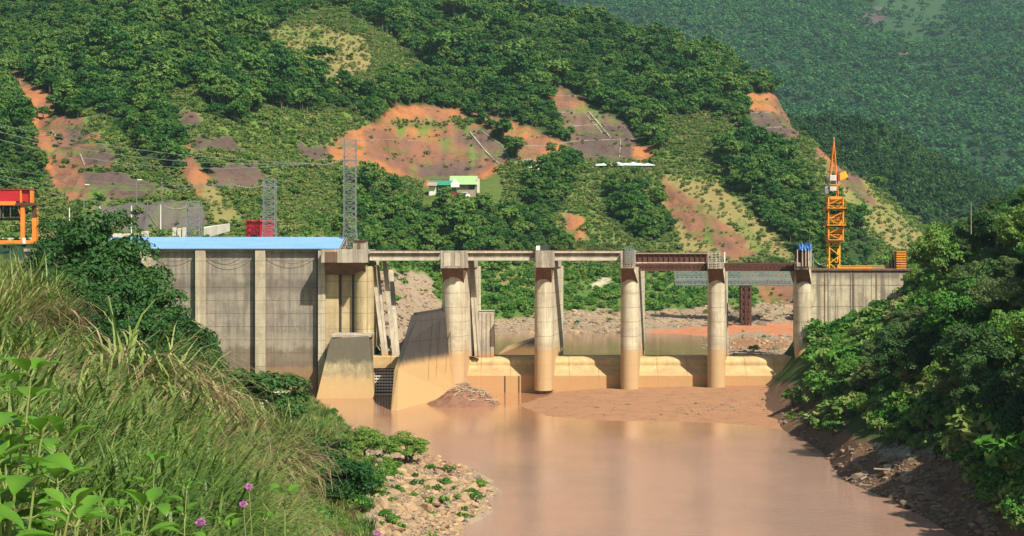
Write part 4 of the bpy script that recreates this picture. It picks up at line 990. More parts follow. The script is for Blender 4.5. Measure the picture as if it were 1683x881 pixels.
MB().box(q(26)+.01, q(57), Y-.3, Y+2, ZPY(Y, 338), ZPY(Y, 333.5)).build('leg_head', m_rust, r, bevel=.03)
g = MB().hexa([(q(33.5),Y,ZPY(Y,395)), (q(39),Y,ZPY(Y,395)), (q(39),Y+.8,ZPY(Y,395)), (q(33.5),Y+.8,ZPY(Y,395)), (q(33.5),Y,ZPY(Y,338)-.003), (q(40),Y,ZPY(Y,338)-.003), (q(40),Y+.8,ZPY(Y,338)-.003), (q(33.5),Y+.8,ZPY(Y,338)-.003)])
g.bar((q(29), Y+.3, ZPY(Y, 340)), (q(35), Y+.3, ZPY(Y, 362)), .12)
g.build('leg', m_gor, r, bevel=.03)
MB().box(q(50), q(57), Y+1, Y+1.9, ZPY(Y, 395), ZPY(Y, 358)).build('leg', m_gor, r, bevel=.03)
g = MB().box(q(50), q(55), Y+1, Y+1.8, ZPY(Y, 358), ZPY(Y, 338)-.003)
g.build('leg_top', m_rust, r)
g = MB()
for i in range(11): g.bar((q(57.5), Y+1, ZPY(Y, 343+i*5)), (q(60), Y+1, ZPY(Y, 343+i*5)), .05)
g.bar((q(60), Y+1, ZPY(Y, 342)), (q(60), Y+1, ZPY(Y, 396)), .05)
g.build('ladder', m_gor, r)
MB().box(q(-90), q(57), Y-.3, Y+1.2, ZPY(Y, 401), ZPY(Y, 395)-.003).build('bottom_beam', m_gor, r, bevel=.05)
for px in (38, 52): MB().bar((q(px), Y-.2, ZPY(Y, 403)), (q(px), Y+.8, ZPY(Y, 403)), .35, 12).build('wheel', m_dark, r)
MB().box(q(38), q(43), Y-.5, Y-.31, ZPY(Y, 402), ZPY(Y, 391)).build('control_box', m_white, r)
MB().box(q(-90), q(28), Y+5, Y+5.6, ZPY(Y, 361.5), ZPY(Y, 357.5)).build('lifting_beam', m_dark, label='dark horizontal steel beam seen through the gantry crane', cat='steel beam')
# bright rubble wall and blocks
m_wh2 = concrete('whitewashed_concrete', (.72,.68,.58), (.45,.40,.30), streak=.3)
for i, (a_, b_, c0, c1) in enumerate(((0, 74, 391, 395), (232, 243, 380, 388), (283, 289, 374, 387), (291, 297, 375, 387), (299, 306, 374, 386), (180, 228, 384, 388))):
    lab = ['low white kerb wall behind the gantry crane', 'single white block left of the row of white blocks', 'first of three white blocks, farthest from the shortest tower', 'middle one of three white blocks beside the shortest tower', 'white block touching the shortest lattice tower', 'short white kerb piece behind the dark tree top'][i]
    MB().box(XA(a_, 330), XA(b_, 330), 330, 331, ZPY(330, c1+8), ZPY(330, c0)).build('white_block' if i not in (0, 5) else 'kerb_wall', m_wh2, label=lab, cat='concrete block' if i not in (0, 5) else 'low wall', bevel=.08)
# road kerb ramp (pale) right of shortest tower
MB().hexa([W(335,392,335), W(378,380,365), W(378,380,367), W(335,392,338), W(335,375,335), W(378,367,365), W(378,367,367), W(335,373,338)]).build('ramp_wall', m_wh2, label='pale low ramp wall between shortest tower and red cabin', cat='low wall')
# red cabin
Y = 316
r = empty('red_cabin', (XA(426, Y), Y, ZPY(Y, 392)), 'bright red site cabin behind the blue roof', 'cabin')
MB().box(XA(404, Y), XA(432, Y), Y, Y+3, ZPY(Y, 392), ZPY(Y, 364.5)).build('body', m_red, r, bevel=.05)
MB().box(XA(432.2, Y), XA(447, Y), Y+.2, Y+2.8, ZPY(Y, 392), ZPY(Y, 365.5)).build('annex', m_red, r, bevel=.05)
MB().hexa([(XA(402,Y),Y-.2,ZPY(Y,364.5)+.003), (XA(449,Y),Y-.2,ZPY(Y,364.5)+.003), (XA(449,Y),Y+3.3,ZPY(Y,364.5)+.003), (XA(402,Y),Y+3.3,ZPY(Y,364.5)+.003),
           (XA(403,Y),Y,ZPY(Y,362)), (XA(447,Y),Y,ZPY(Y,362)), (XA(447,Y),Y+3,ZPY(Y,362)), (XA(403,Y),Y+3,ZPY(Y,362))]).build('roof', m_red, r)
MB().box(XA(412, Y), XA(423, Y), Y-.03, Y-.003, ZPY(Y, 392), ZPY(Y, 385)).build('vent', m_dark, r)
g = MB()
for px in (406, 411, 416, 421, 426, 430): g.box(XA(px, Y)-.04, XA(px, Y)+.04, Y-.06, Y-.003, ZPY(Y, 384), ZPY(Y, 366))
g.build('ribs', m_red, r)
# posts and lamps on the bench
def post(px, pyb, pyt, Y, r_, label, name='white_post', cat='post', m=m_white, lean=0):
    return MB().bar(W(px-lean, pyb, Y), W(px+lean, pyt, Y), r_, 6, r_*.8).build(name, m, label=label, cat=cat)
for i, (px, a_, b_) in enumerate(((114, 378, 341), (164, 384, 339), (216, 382, 338), (264, 380, 336))):
    post(px, b_+58, b_, 345, .13, ['thin white post above the dark tree, nearest the gantry crane', 'thin white post second from the gantry crane', 'thin white post third from the gantry crane', 'thin white post under the tall grey pole'][i])
post(266, 345, 292, 392, .10, 'tall thin grey pole above the white posts', 'utility_pole', m=m_galv)
post(241, 395, 330, 345, .07, 'thin leaning grey pole between two white posts', 'utility_pole', m=m_galv, lean=2)
for px, a_, b_, lab in ((138, 338, 305, 'street lamp on the bench above the dark tree'), (224, 330, 297, 'street lamp on the bench near the tall grey pole')):
    Y = 392; e = empty('street_lamp', W(px, a_, Y), lab, 'street lamp')
    MB().bar(W(px, a_+6, Y), W(px, b_, Y), .11, 6, .07).bar(W(px, b_, Y), W(px+5, b_-1.5, Y), .06).build('pole', m_galv, e)
    p = W(px+5.5, b_-1.5, Y); MB().box(p.x-.6, p.x+.5, p.y-.25, p.y+.25, p.z-.12, p.z+.12).build('lamp_head', m_white, e, bevel=.05)
post(1596, 385, 333, 232, .07, 'white weathered power pole standing among the right bank trees', 'utility_pole', 'power pole', m_head)

# ---- tower crane
Y = 312
r = empty('tower_crane', (XA(1373, Y), Y, ZPY(Y, 444)), 'yellow orange lattice tower crane without a jib on the abutment wall', 'crane')
def mast(px, hw, pyb, pyt, n, m, name, rr=.085, solid=False):
    g = MB(); w_ = hw*Y/F; xc = XA(px, Y); z0, z1 = ZPY(Y, pyb), ZPY(Y, pyt); yc = Y+1.2
    for i in range(n):
        za, zb = z0+(z1-z0)*i/n, z0+(z1-z0)*(i+1)/n
        c0 = [(xc+sx*w_, yc+sy*w_, za) for sx, sy in ((-1,-1),(1,-1),(1,1),(-1,1))]; c1 = [(x, y, zb) for x, y, _ in c0]
        for k in range(4):
            k2 = (k+1) % 4; g.bar(c0[k], c1[k], rr*1.6); g.bar(c1[k], c1[k2], rr); g.bar(c0[k], c0[k2], rr)
            if (i+k) % 2: g.bar(c0[k], c1[k2], rr)
            else: g.bar(c0[k2], c1[k], rr)
    return g.build(name, m, r)
mast(1372, 8.5, 446, 394, 4, m_yellow, 'lower_mast', .10)
mast(1373.5, 12, 396, 324, 6, m_orange, 'climbing_frame', .11)
for i, pyp in enumerate((394, 370, 342)):
    w_ = (15.5 if i else 12)*Y/F; z_ = ZPY(Y, pyp); xc = XA(1373.5, Y)
    MB().box(xc-w_, xc+w_, Y-.8, Y+3.4, z_-.1, z_+.06).build('platform', m_orange, r)
    g = MB()
    for sx in (-1, -.33, .33, 1): g.bar((xc+sx*w_, Y-.75, z_), (xc+sx*w_, Y-.75, z_+1.0), .03)
    for hh in (.5, 1.0): g.bar((xc-w_, Y-.75, z_+hh), (xc+w_, Y-.75, z_+hh), .03)
    g.build('railing', m_orange, r)
for a_, b_ in ((386, 377), (362, 352), (331, 325)):
    MB().box(XA(1363, Y), XA(1384, Y), Y+.3, Y+2, ZPY(Y, a_), ZPY(Y, b_)).build('frame_box', m_orange if a_ != 331 else m_yellow, r, bevel=.04)
MB().box(XA(1364, Y), XA(1383, Y), Y-.3, Y+2.7, ZPY(Y, 328), ZPY(Y, 323)).build('slewing_ring', m_orange, r, bevel=.05)
MB().box(XA(1363, Y), XA(1374, Y), Y-.6, Y+.9, ZPY(Y, 314), ZPY(Y, 288)).build('cab', m_wh2, r, bevel=.08)
MB().box(XA(1364, Y), XA(1373, Y), Y-.66, Y-.6-.002, ZPY(Y, 303), ZPY(Y, 297)).build('cab_window', m_dark, r)
MB().box(XA(1362, Y), XA(1379, Y), Y-.75, Y-.67, ZPY(Y, 304.6), ZPY(Y, 303.2)).build('cab_rail', m_orange, r)
MB().box(XA(1355, Y), XA(1361.5, Y), Y-.3, Y+1, ZPY(Y, 319), ZPY(Y, 307)).build('motor_box', m_galv, r, bevel=.1)
MB().box(XA(1357, Y), XA(1361, Y), Y-.2, Y+.8, ZPY(Y, 301), ZPY(Y, 293)).build('winch', m_dark, r, bevel=.05)
ap = Vector((XA(1372.5, Y), Y+1, ZPY(Y, 230))); g = MB()
for px, yy, tz in ((1366, Y+.2, 288), (1366, Y+2, 288), (1378, Y+.2, 322), (1378, Y+2, 322)): g.bar((XA(px, Y), yy, ZPY(Y, tz)), ap, .10)
for py_ in (262, 280):
    t = (py_-230)/(288-230); xa = ap.x+(XA(1366, Y)-ap.x)*t; xb = ap.x+(XA(1378, Y)-ap.x)*((py_-230)/92); g.bar((xa, Y+1, ZPY(Y, py_)), (xb, Y+1, ZPY(Y, py_)), .06)
g.bar(ap, ap+Vector((0,0,.6)), .12); g.build('a_frame', m_gor, r)
MB().bar((XA(1371,Y),Y+1,ZPY(Y,229)), (XA(1374,Y),Y+1,ZPY(Y,227)), .16, 8).build('mast_light', m_galv, r)
c0 = W(1385.5, 289, Y-.2); ux = Vector((.90, 0, .42)); uz = Vector((-.42, 0, .90))
hx, hz = 7.2*Y/F, 5.6*Y/F
MB().hexa([c0-ux*hx-uz*hz, c0+ux*hx-uz*hz, c0+ux*hx-uz*hz+Vector((0,1.3,0)), c0-ux*hx-uz*hz+Vector((0,1.3,0)), c0-ux*hx+uz*hz, c0+ux*hx+uz*hz, c0+ux*hx+uz*hz+Vector((0,1.3,0)), c0-ux*hx+uz*hz+Vector((0,1.3,0))]).build('machinery_housing', m_yellow, r, bevel=.05)
MB().box(XA(1376, Y), XA(1380, Y), Y-.4, Y+.3, ZPY(Y, 297), ZPY(Y, 286)).build('hoist_box', m_red, r, bevel=.04)

# ---- upstream trestle bridge
Y = 440
r = empty('trestle_bridge', (XA(1210, Y), Y, ZPY(Y, 468)), 'long grey green lattice bridge across the reservoir on a rusty tower', 'bridge')
truss(1110, 1312, Y, ZPY(Y, 447), ZPY(Y, 458), 26, m_green_steel, r, .11, 'upper_truss'); truss(1110, 1312, Y-.2, ZPY(Y, 459), ZPY(Y, 468), 34, m_green_steel, r, .11, 'lower_truss')
MB().box(XA(1110, Y), XA(1312, Y), Y+.4, Y+3, ZPY(Y, 469.5), ZPY(Y, 467)).build('deck', m_green_steel, r)
g = MB(); xa, xb = XA(1219, Y), XA(1234, Y); zt, zb = ZPY(Y, 470), 5
for x in (xa, (xa+xb)/2, xb):
    for yy in (Y, Y+2.5): g.box(x-.22, x+.22, yy, yy+.4, zb, zt)
for i in range(6):
    za = zb+(zt-zb)*i/6; z2 = za+(zt-zb)/6
    for yy in (Y-.05, Y+2.6): g.bar((xa, yy, za), (xb, yy, z2), .13).bar((xb, yy, za), (xa, yy, z2), .13).bar((xa, yy, z2), (xb, yy, z2), .15)
g.build('rusty_tower', m_rust, r)
MB().box(xa+.4, xb-.4, Y+.6, Y+2, zb, zt-.5).build('tower_core', m_rust, r)
# rubble heap at the tower foot
m_rock = None
# ------------------------------------------------------------ rocks
def rock_mat(name, c1, c2, c3):
    a = N(name); p = a.pos(); r_ = a.n('ObjectInfo').outputs['Random']
    c = a.mix(a.noise(p, 1.2, 6, .7), c1, c2); c = a.mix(a.mth('MULTIPLY', r_, .7), c, c3)
    return a.finish(c, rough=.9, spec=.2, bump=a.noise(p, 5, 6, .7), bstr=.6, bdist=.08)
m_rock = rock_mat('tan_rock', (.32,.21,.115), (.48,.34,.19), (.20,.135,.085))
m_rockd = rock_mat('grey_rock', (.16,.115,.08), (.32,.24,.165), (.11,.08,.06))
import bmesh
def rock_mesh(name, seed, m):
    rz = random.Random(seed); bm = bmesh.new(); bmesh.ops.create_icosphere(bm, subdivisions=1, radius=1)
    pl = [(Vector((rz.gauss(0,1), rz.gauss(0,1), rz.gauss(0,1))).normalized(), rz.uniform(.45,.8)) for _ in range(9)]
    bmesh.ops.subdivide_edges(bm, edges=bm.edges[:], cuts=1, use_grid_fill=True)
    for v in bm.verts:
        v.co = v.co.normalized()
        for n_, d in pl:
            k = v.co.dot(n_)-d
            if k > 0: v.co -= n_*k
        v.co = Vector((v.co.x*1.25, v.co.y, v.co.z*.7))*(1+rz.uniform(-.05,.05))
    me = bpy.data.meshes.new(name); bm.to_mesh(me); bm.free(); me.materials.append(m); return me
rocks = [rock_mesh('boulder', 60+i, m_rock) for i in range(6)]; rocksd = [rock_mesh('dark_boulder', 70+i, m_rockd) for i in range(4)]
rs = np.random.RandomState(11)
def reg_pts(bv, poly, n, wpow=0, tries=20000):
    """points on a terrain seen inside a photo outline"""
    xs = [p[0] for p in poly]; ys = [p[1] for p in poly]; out_ = []
    while len(out_) < n and tries > 0:
        tries -= 1; x, y = rs.uniform(min(xs), max(xs)), rs.uniform(min(ys), max(ys))
        if not inpoly(np.array([x]), np.array([y]), poly)[0]: continue
        h = hit(bv, x, y)
        if h is not None: out_.append(h)
    return out_
def put(me, p, s, name, label, cat, group, rz=None, ts=.5):
    o = link(name, me, label=label, cat=cat, group=group); o.location = p; o.scale = (s*rs.uniform(.8, 1.3), s*rs.uniform(.8, 1.2), s*rs.uniform(.6, 1.1))
    o.rotation_euler = (rs.uniform(-ts, ts), rs.uniform(-ts, ts), rs.uniform(0, 6.28) if rz is None else rz); return o
SP = [(610,775),(640,745),(700,738),(740,748),(790,780),(828,812),(810,835),(770,850),(752,881),(620,881)]
for p in reg_pts(bvL, SP, 190): 
    if p.z > -.05: put(rocks[rs.randint(6)], p, rs.gamma(2.2, .15)+.15, 'boulder', 'tan angular boulder among many on the rocky point in the river', 'boulder', 'boulders on the rocky point')
for p in reg_pts(bvR, [(1370,775),(1450,740),(1600,740),(1650,881),(1570,872),(1450,812)], 70):
    put(rocksd[rs.randint(4)], p, rs.gamma(3, .12)+.18, 'boulder', 'dark muddy boulder at the water edge under the right bank trees', 'boulder', 'boulders under the wooded bank')
for p in reg_pts(bvL, [(560,700),(640,735),(620,800),(560,780)], 25):
    put(rocksd[rs.randint(4)], p, rs.gamma(3, .14)+.2, 'boulder', 'grey boulder half buried among bushes on the left bank', 'boulder', 'boulders among the left bank bushes')
def scat_reg(name, protos, bv, polys, n, scf, label, zoff=0, zmin=-9):
    P = []
    for poly, k in polys: P += [q for q in reg_pts(bv, poly, k, tries=k*12) if q.z > zmin]
    P = np.array([tuple(q) for q in P]); P[:, 2] += zoff; k = len(P)
    return scatter(name, protos, P, scf(k), rs.uniform(0, 6.28, k), rs.randint(0, len(protos), k), label)
scat_reg('rubble', rocks+rocksd, bvL, [(SP, 2600), ([(520,690),(700,735),(640,800),(560,760)], 350)], 0, lambda k: rs.gamma(2, .07, k)+.05, 'loose tan stones covering the rocky point', zmin=-.1)
scat_reg('bank_rubble', rocksd, bvR, [([(1340,720),(1440,730),(1600,740),(1650,881),(1570,876),(1450,815),(1380,790)], 900), ([(1265,690),(1330,640),(1400,700),(1370,740)], 160)], 0, lambda k: rs.gamma(2, .07, k)+.06, 'dark stones along the foot of the wooded bank')
scat_reg('reservoir_gravel', rocksd+rocks, bvA, [([(795,530),(880,516),(1000,508),(1080,512),(1200,500),(1320,492),(1320,528),(1080,540),(880,565),(800,580)], 1900), ([(1090,556),(1320,548),(1320,592),(1180,592)], 500), ([(615,445),(700,455),(770,590),(640,600)], 700)], 0, lambda k: rs.gamma(2, .12, k)+.12, 'tumbled stones along the reservoir shore')
scat_reg('mud_litter', rocksd, bvM, [([(860,650),(1290,645),(1260,690),(1150,688),(900,682)], 120)], 0, lambda k: rs.gamma(2, .05, k)+.04, 'small stones and litter on the mud flat')
# heap of brown rubble by the trestle tower
for p in reg_pts(bvA, [(1195,512),(1245,512),(1250,535),(1190,535)], 36): put(rocksd[rs.randint(4)], p, rs.uniform(.9, 1.9), 'boulder', 'dark boulder heaped at the foot of the rusty trestle tower', 'boulder', 'boulders by the trestle tower')
logs(bvR, XA(1500, 168), 172, 14, 10, 40, 'driftwood_log', 'grey driftwood branch stranded at the foot of the wooded bank', 'driftwood under the wooded bank', L=(.8, 3))
logs(bvM, XA(1150, 262), 262, 26, 10, 26, 'driftwood_stick', 'small dark stick lying on the mud flat', 'sticks on the mud flat', L=(.3, 1.6))

# ------------------------------------------------------------ buildings on the terrace
m_groof = paint('green_roof', (.04,.26,.15), .5, (.10,.22,.12), .3); m_lroof = paint('light_green_roof', (.30,.46,.19), .5, (.3,.4,.2), .3); m_gwall = paint('green_wall', (.03,.20,.11), .6)
Y = 545
def house(name, label, px0, px1, pyb, pye, pyr, dpt, roofm, wallm, gable=m_white, over=1.2, Y=545, skew=0):
    e = empty(name, W((px0+px1)/2, pyb, Y), label, 'building')
    x0, x1 = XA(px0, Y), XA(px1, Y); z0, ze, zr = ZPY(Y, pyb)-4, ZPY(Y, pye), ZPY(Y, pyr)
    MB().box(x0, x1, Y, Y+dpt, z0, ze).build('wall', wallm, e)
    MB().prismx([(Y-over, ze-.3), (Y+dpt/2, zr), (Y+dpt+over, ze-.3), (Y+dpt/2, zr-.25)], x0-.5, x1+.5).build('roof', roofm, e)
    MB().prismx([(Y+.2, ze), (Y+dpt/2, zr-.3), (Y+dpt-.2, ze)], x1-.02, x1+.3).build('gable', gable, e)
    return e, x0, x1, z0, ze
e, x0, x1, z0, ze = house('site_house', 'larger house with a light green roof and white gable on the terrace', 741, 782, 312, 302, 288, 9, m_lroof, m_wood, Y=549)
MB().box(x1+.35, x1+1.2, 550, 556, ze-3, ze+1.8).build('porch', m_wh2, e)
MB().box(x0+6, x0+8, 548.9, 549-.002, ze-1.8, ze-.5).build('window', m_dark, e)
e, x0, x1, z0, ze = house('site_house', 'long dark green roofed shed in front of the light green house', 708, 750, 312, 303, 296, 8, m_groof, m_gwall, Y=540)
MB().prism([(XA(741, 539), ze-1), (XA(741, 539), ze+.2), (XA(748, 539), ze+2.0), (XA(755, 539), ze+.2), (XA(755, 539), ze-1)], 538.6, 540.2).build('porch', m_white, e)
e, x0, x1, z0, ze = house('site_hut', 'tiny cream hut at the end of the green shed', 705, 716, 312, 304, 299, 4, m_wood, m_wh2, Y=536)
def car(name, px, py, Y, col, label):
    p = drop(bvA, XA(px, Y), Y) or W(px, py, Y); e = empty(name, p, label, 'car'); x, y, z_ = p.x, p.y, p.z+.3
    MB().prism([(x-2.1, z_), (x-2.1, z_+.75), (x-1.2, z_+.85), (x-.7, z_+1.4), (x+1.0, z_+1.4), (x+1.5, z_+.85), (x+2.1, z_+.7), (x+2.1, z_)], y-.85, y+.85).build('body', col, e, bevel=.08)
    MB().prism([(x-.95, z_+.9), (x-.6, z_+1.32), (x+.9, z_+1.32), (x+1.25, z_+.9)], y-.88, y+.88).build('windows', m_dark, e)
    for sx in (-1.3, 1.3):
        for sy in (-.8, .8): MB().bar((x+sx, y+sy-.1, z_), (x+sx, y+sy+.1, z_), .33, 12).build('wheel', m_dark, e)
car('parked_car', 762, 318, 533, m_white, 'white car parked below the green roofed houses')
car('parked_car', 747, 317.5, 531, m_red, 'red and white vehicle parked left of the white car')
# plinth of earth under them is the terrace; white sheet on the road
vs = []; fs = []; n_ = 40
for i in range(n_+1):
    for j in range(5):
        px_ = 978+i*2.45; b = hit(bvA, px_, 277) or W(px_, 277, 612); hh = (0, 1.1, 1.5, 1.0, 0)[j]*(.8+.15*math.sin(i*.55)+.1*math.sin(i*1.3))*math.sin(math.pi*(i+.4)/(n_+.8))**.4
        vs.append((b.x, b.y-3+j*1.3, b.z+hh+1.0))
for i in range(n_):
    for j in range(4): k = i*5+j; fs.append((k, k+5, k+6, k+1))
o = MB().add(vs, fs).build('white_sheeting', paint('white_sheet', (.55,.58,.58), .6, (.5,.5,.5), .2), label='long white tarpaulin covering a heap on the hillside road', cat='tarpaulin'); sd = o.modifiers.new('t', 'SOLIDIFY'); sd.thickness = .15
# drainage channels on the cuts
m_chan = concrete('channel_concrete', (.40,.36,.29), (.22,.18,.14), streak=.6)
def channel(pts, label, r_=.25):
    Q_ = []
    for (x0_, y0_), (x1_, y1_) in zip(pts[:-1], pts[1:]):
        for t in np.linspace(0, 1, 10, endpoint=False):
            h = hit(bvA, x0_+(x1_-x0_)*t, y0_+(y1_-y0_)*t)
            if h is not None: Q_.append(h+Vector((0, -.05, .1)))
    g = MB()
    for a_, b_ in zip(Q_[:-1], Q_[1:]):
        if (a_-b_).length < 22: g.bar(a_, b_, r_*random.Random(int(a_.x*99)).uniform(.4, 1.1), 4)
    g.build('drainage_channel', m_chan, label=label, cat='drainage channel')
channel([(905,158),(945,158),(958,160)], 'short pale ditch at the top of the terraced cut')
channel([(915,185),(975,185),(992,190)], 'pale ditch across the terraced cut below its brown top')
channel([(935,208),(985,205),(1045,212)], 'middle pale ditch across the dark terraced cut')
channel([(840,240),(900,240),(945,232),(1052,228)], 'long pale ditch running from the bare orange slope to the terraced cut')
channel([(968,185),(1010,235)], 'steep pale chute down the dark terraced cut', .5)
channel([(965,192),(992,222)], 'thinner steep chute beside the main chute of the terraced cut', .3)
channel([(1020,230),(1018,262)], 'short vertical chute at the edge of the terraced cut')
channel([(772,218),(800,252),(825,275)], 'pale chute down the grassy edge of the big orange cut', .45)
channel([(790,215),(825,240),(838,262)], 'second pale chute beside the big orange cut', .3)
channel([(560,232),(640,230),(700,232)], 'faint ditch across the big orange cut', .18)
channel([(630,208),(690,203),(780,204)], 'upper thin ditch along the top of the big orange cut', .18)
channel([(845,268),(870,262),(885,290)], 'cream drain below the bare orange slope', .5)
channel([(900,235),(912,262)], 'steep cream drain on the bare orange slope', .3)
channel([(1222,187),(1275,184)], 'pale ditch across the small cut near the ridge end', .35)
channel([(1240,212),(1295,208)], 'lower pale ditch across the small cut near the ridge end', .3)
channel([(85,215),(100,238)], 'pale streak of drain on the leftmost cut', .25)
channel([(132,255),(140,275)], 'short pale drain low on the leftmost cut', .25)
channel([(0,190),(10,192)], 'drain stub at the top of the leftmost cut', .1) if False else None

# ------------------------------------------------------------ trees of the two banks
def big_crown(name, seed, Rr, H, z0, ncl, nl, size, lm, **k):
    r_ = np.random.RandomState(seed); V, Q = crown_np(r_, Rr, H, z0, ncl, nl, size, **k); return np_mesh(name, V, Q, [lm])
def kind(seed, Rr, H, th, ncl, nl, size, lm, **k):
    c = big_crown('crown', seed, Rr, H-th, th, ncl, nl, size, lm, **k)
    tb = trunk_mb(random.Random(seed), th+(H-th)*.65, Rr*.07+.05, limbs=6, Rr=Rr*.8)
    t = bpy.data.meshes.new('trunk'); t.from_pydata(tb.v, [], tb.f); t.materials.append(m_bark); return c, t
rk = [kind(80, 4.0, 9, 2, 36, 400, .155, F_right, clr=.30), kind(81, 3.4, 8, 1, 30, 400, .15, F_right, clr=.32), kind(82, 4.6, 8, 2.4, 34, 400, .16, F_right, shape='wide', clr=.27), kind(83, 3.0, 10, 2, 30, 400, .15, F_right, clr=.33)]
dk = [kind(84, 3.4, 10, 1.5, 34, 260, .17, F_dark, clr=.33), kind(85, 4.2, 8, 1.2, 36, 260, .18, F_dark, shape='wide', clr=.28), kind(86, 3.0, 7, .6, 30, 260, .16, F_dark, clr=.33)]
lk = [kind(87, 3.6, 6, .8, 34, 300, .16, F_lush, clr=.3), kind(88, 3.0, 5, .5, 30, 300, .15, F_lush, clr=.32)]
def tree(k, p, s, label, group=None, sz=1.0, name='tree', cat='tree', rz=None):
    e = empty(name, p, label, cat, group, rs.uniform(0, 6.28) if rz is None else rz); e.scale = (s, s, s*sz)
    link('crown', k[0], e); link('trunk', k[1], e); return e
def at(bv, px, Y):
    x = XA(px, Y); return drop(bv, x, Y)-Vector((0, 0, .3))
# right bank
GR = 'trees crowding the right bank'; LR = 'broadleaf tree crowded among others on the steep right bank'
spots = []
for Y in (128, 140, 153, 166, 180, 195, 210, 226, 243, 260, 277, 292):
    for k_ in range(22):
        px = 1350+k_*26+rs.uniform(-10, 10)
        if px > 1850: continue
        p = at(bvR, px, Y+rs.uniform(-6, 6)); 
        if p is None: continue
        cx_, cy_ = CX+p.x/p.y*F, HY+(CZ-p.z)/p.y*F
        lim = 3.0+max(0, (1500-cx_))*.0
        if p.z < 4.6 or cx_ < 1375: continue
        if cy_ > 700 and cx_ < 1560: continue
        if rs.rand() < .42: continue
        spots.append((p, cx_, cy_))
for p, cx_, cy_ in spots:
    s_ = rs.uniform(.5, 1.25)
    top_ = HY+(CZ-(p.z+9*s_))/p.y*F
    limit = np.interp(cx_, [1350, 1400, 1470, 1495, 1520, 1560, 1600, 1625, 1660, 1700], [620, 560, 545, 462, 395, 360, 320, 290, 300, 260])
    if top_ < limit: s_ *= max(.3, (cy_-limit)/(cy_-top_))
    if s_ < .28: continue
    if rs.rand() < .18: tree(lk[rs.randint(2)], p, s_*1.2, LR, GR, rs.uniform(1.0, 1.4))
    else: tree(rk[rs.randint(4)], p, s_, LR, GR, rs.uniform(.85, 1.1))
for px, Y, s_, lab in ((1622, 262, .95, 'tall round tree making the highest top of the right bank'), (1532, 286, .62, 'tree overhanging the slatted orange cage'),
                       (1500, 288, .35, 'small drooping dark tree against the abutment wall end')):
    tree(rk[rs.randint(4)], at(bvR, px, Y), s_, lab)
# bright shrubs low on the bank
GS = 'bright bushes on the lower right bank'
for px, Y, s_ in ((1405,268,.62),(1375,275,.55),(1435,255,.66),(1480,258,.7),(1350,280,.4),(1400,238,.66),(1440,225,.72),(1385,250,.5),(1480,215,.7),(1520,205,.6),(1545,225,.7),(1510,235,.6),(1585,190,.6),(1560,178,.55),(1600,172,.6),(1625,160,.5),(1660,150,.5),(1365,262,.4),(1420,212,.5),(1650,185,.6),(1455,240,.5),(1340,268,.35),(1400,285,.35),(1440,288,.4),(1470,286,.4),(1375,286,.35)):
    tree(lk[rs.randint(2)], at(bvR, px, Y), s_*.75, 'bright green leafy bush among others low on the right bank', GS, name='bush', cat='bush')
scat_reg('right_bank_undergrowth', lshrubs+shrubs, bvR, [([(1340,540),(1480,500),(1683,560),(1683,800),(1560,720),(1400,690),(1330,640)], 900), ([(1480,430),(1683,330),(1683,600),(1480,560)], 700), ([(1330,580),(1400,540),(1500,500),(1500,560),(1360,640)], 400), ([(1560,720),(1700,760),(1700,880),(1640,880)], 160)], 0, lambda k: rs.gamma(4, .14, k)+.2, 'undergrowth covering the right bank', zmin=2.2)
scat_reg('dry_bank_grass', shrubs, bvR, [([(1300,650),(1400,690),(1380,730),(1290,690)], 50), ([(1420,700),(1560,720),(1600,760),(1460,730)], 50)], 0, lambda k: rs.gamma(3, .12, k)+.15, 'dry tufts at the foot of the right bank', zmin=.4)
# left bank: the dark tree group
GL = 'dark trees in front of the left dam wall'
for px, Y, s_, k_, sz, lab in ((112,138,.98,0,1.05,None),(160,134,1.22,0,1.08,'tallest dark tree of the left group, its top overlapping the blue roof'),(205,132,1.08,0,1.05,None),(120,120,.8,1,1.0,None),(170,118,.9,1,1.0,None),(240,126,.95,0,1.0,None),
    (315,128,.62,1,1.55,'tree with flat tiers of foliage reaching out before the dam wall'),(268,122,.85,1,1.1,None),(225,112,.75,1,1.0,None),(290,118,.75,2,1.1,None),(335,122,.66,2,1.0,None),(140,108,.75,2,1.0,None),(185,102,.7,2,1.0,None),(250,104,.66,2,1.0,None),(315,108,.66,2,.9,None),(285,100,.5,2,.9,None),(365,118,.62,2,.85,None),(90,116,.65,2,1.0,None),(345,104,.5,2,.9,None)):
    tree(dk[k_], at(bvL, px, Y), s_, lab or 'dark green tree crowded in the group before the left dam wall', None if lab else GL, sz)
for px, Y, s_, lab in ((362,112,.85,'feathery bright green bush reaching lowest in front of the dam wall'),(398,128,.75,'feathery green bush beside the pale path'),(320,98,.6,'rounded green bush under the dark trees')):
    tree(lk[rs.randint(2)], at(bvL, px, Y), s_, lab, sz=.7, name='bush', cat='bush')
# bushes on the rocky left bank
bs = (( 600,745,.62,'round green bush beside the dark hollow on the rocky bank'),(665,752,.60,'round green bush nearest the rocky point'),(560,790,.5,None),(598,800,.55,None),(520,740,.5,None),(500,760,.45,None),(575,745,.45,None),(540,770,.4,None),(600,720,.3,None),(635,770,.32,None),(480,720,.4,None),(520,705,.35,None),(590,830,.35,None))
for px, py, s_, lab in bs:
    h = hit(bvL, px, py+8)
    if h is None: continue
    s2 = s_*h.y/200*.80
    tree(lk[rs.randint(2)], h-Vector((0,0,.3)), s2*1.7, lab or 'small green bush among the grass and rocks of the left bank', None if lab else 'small bushes on the rocky left bank', .8, name='bush', cat='bush')

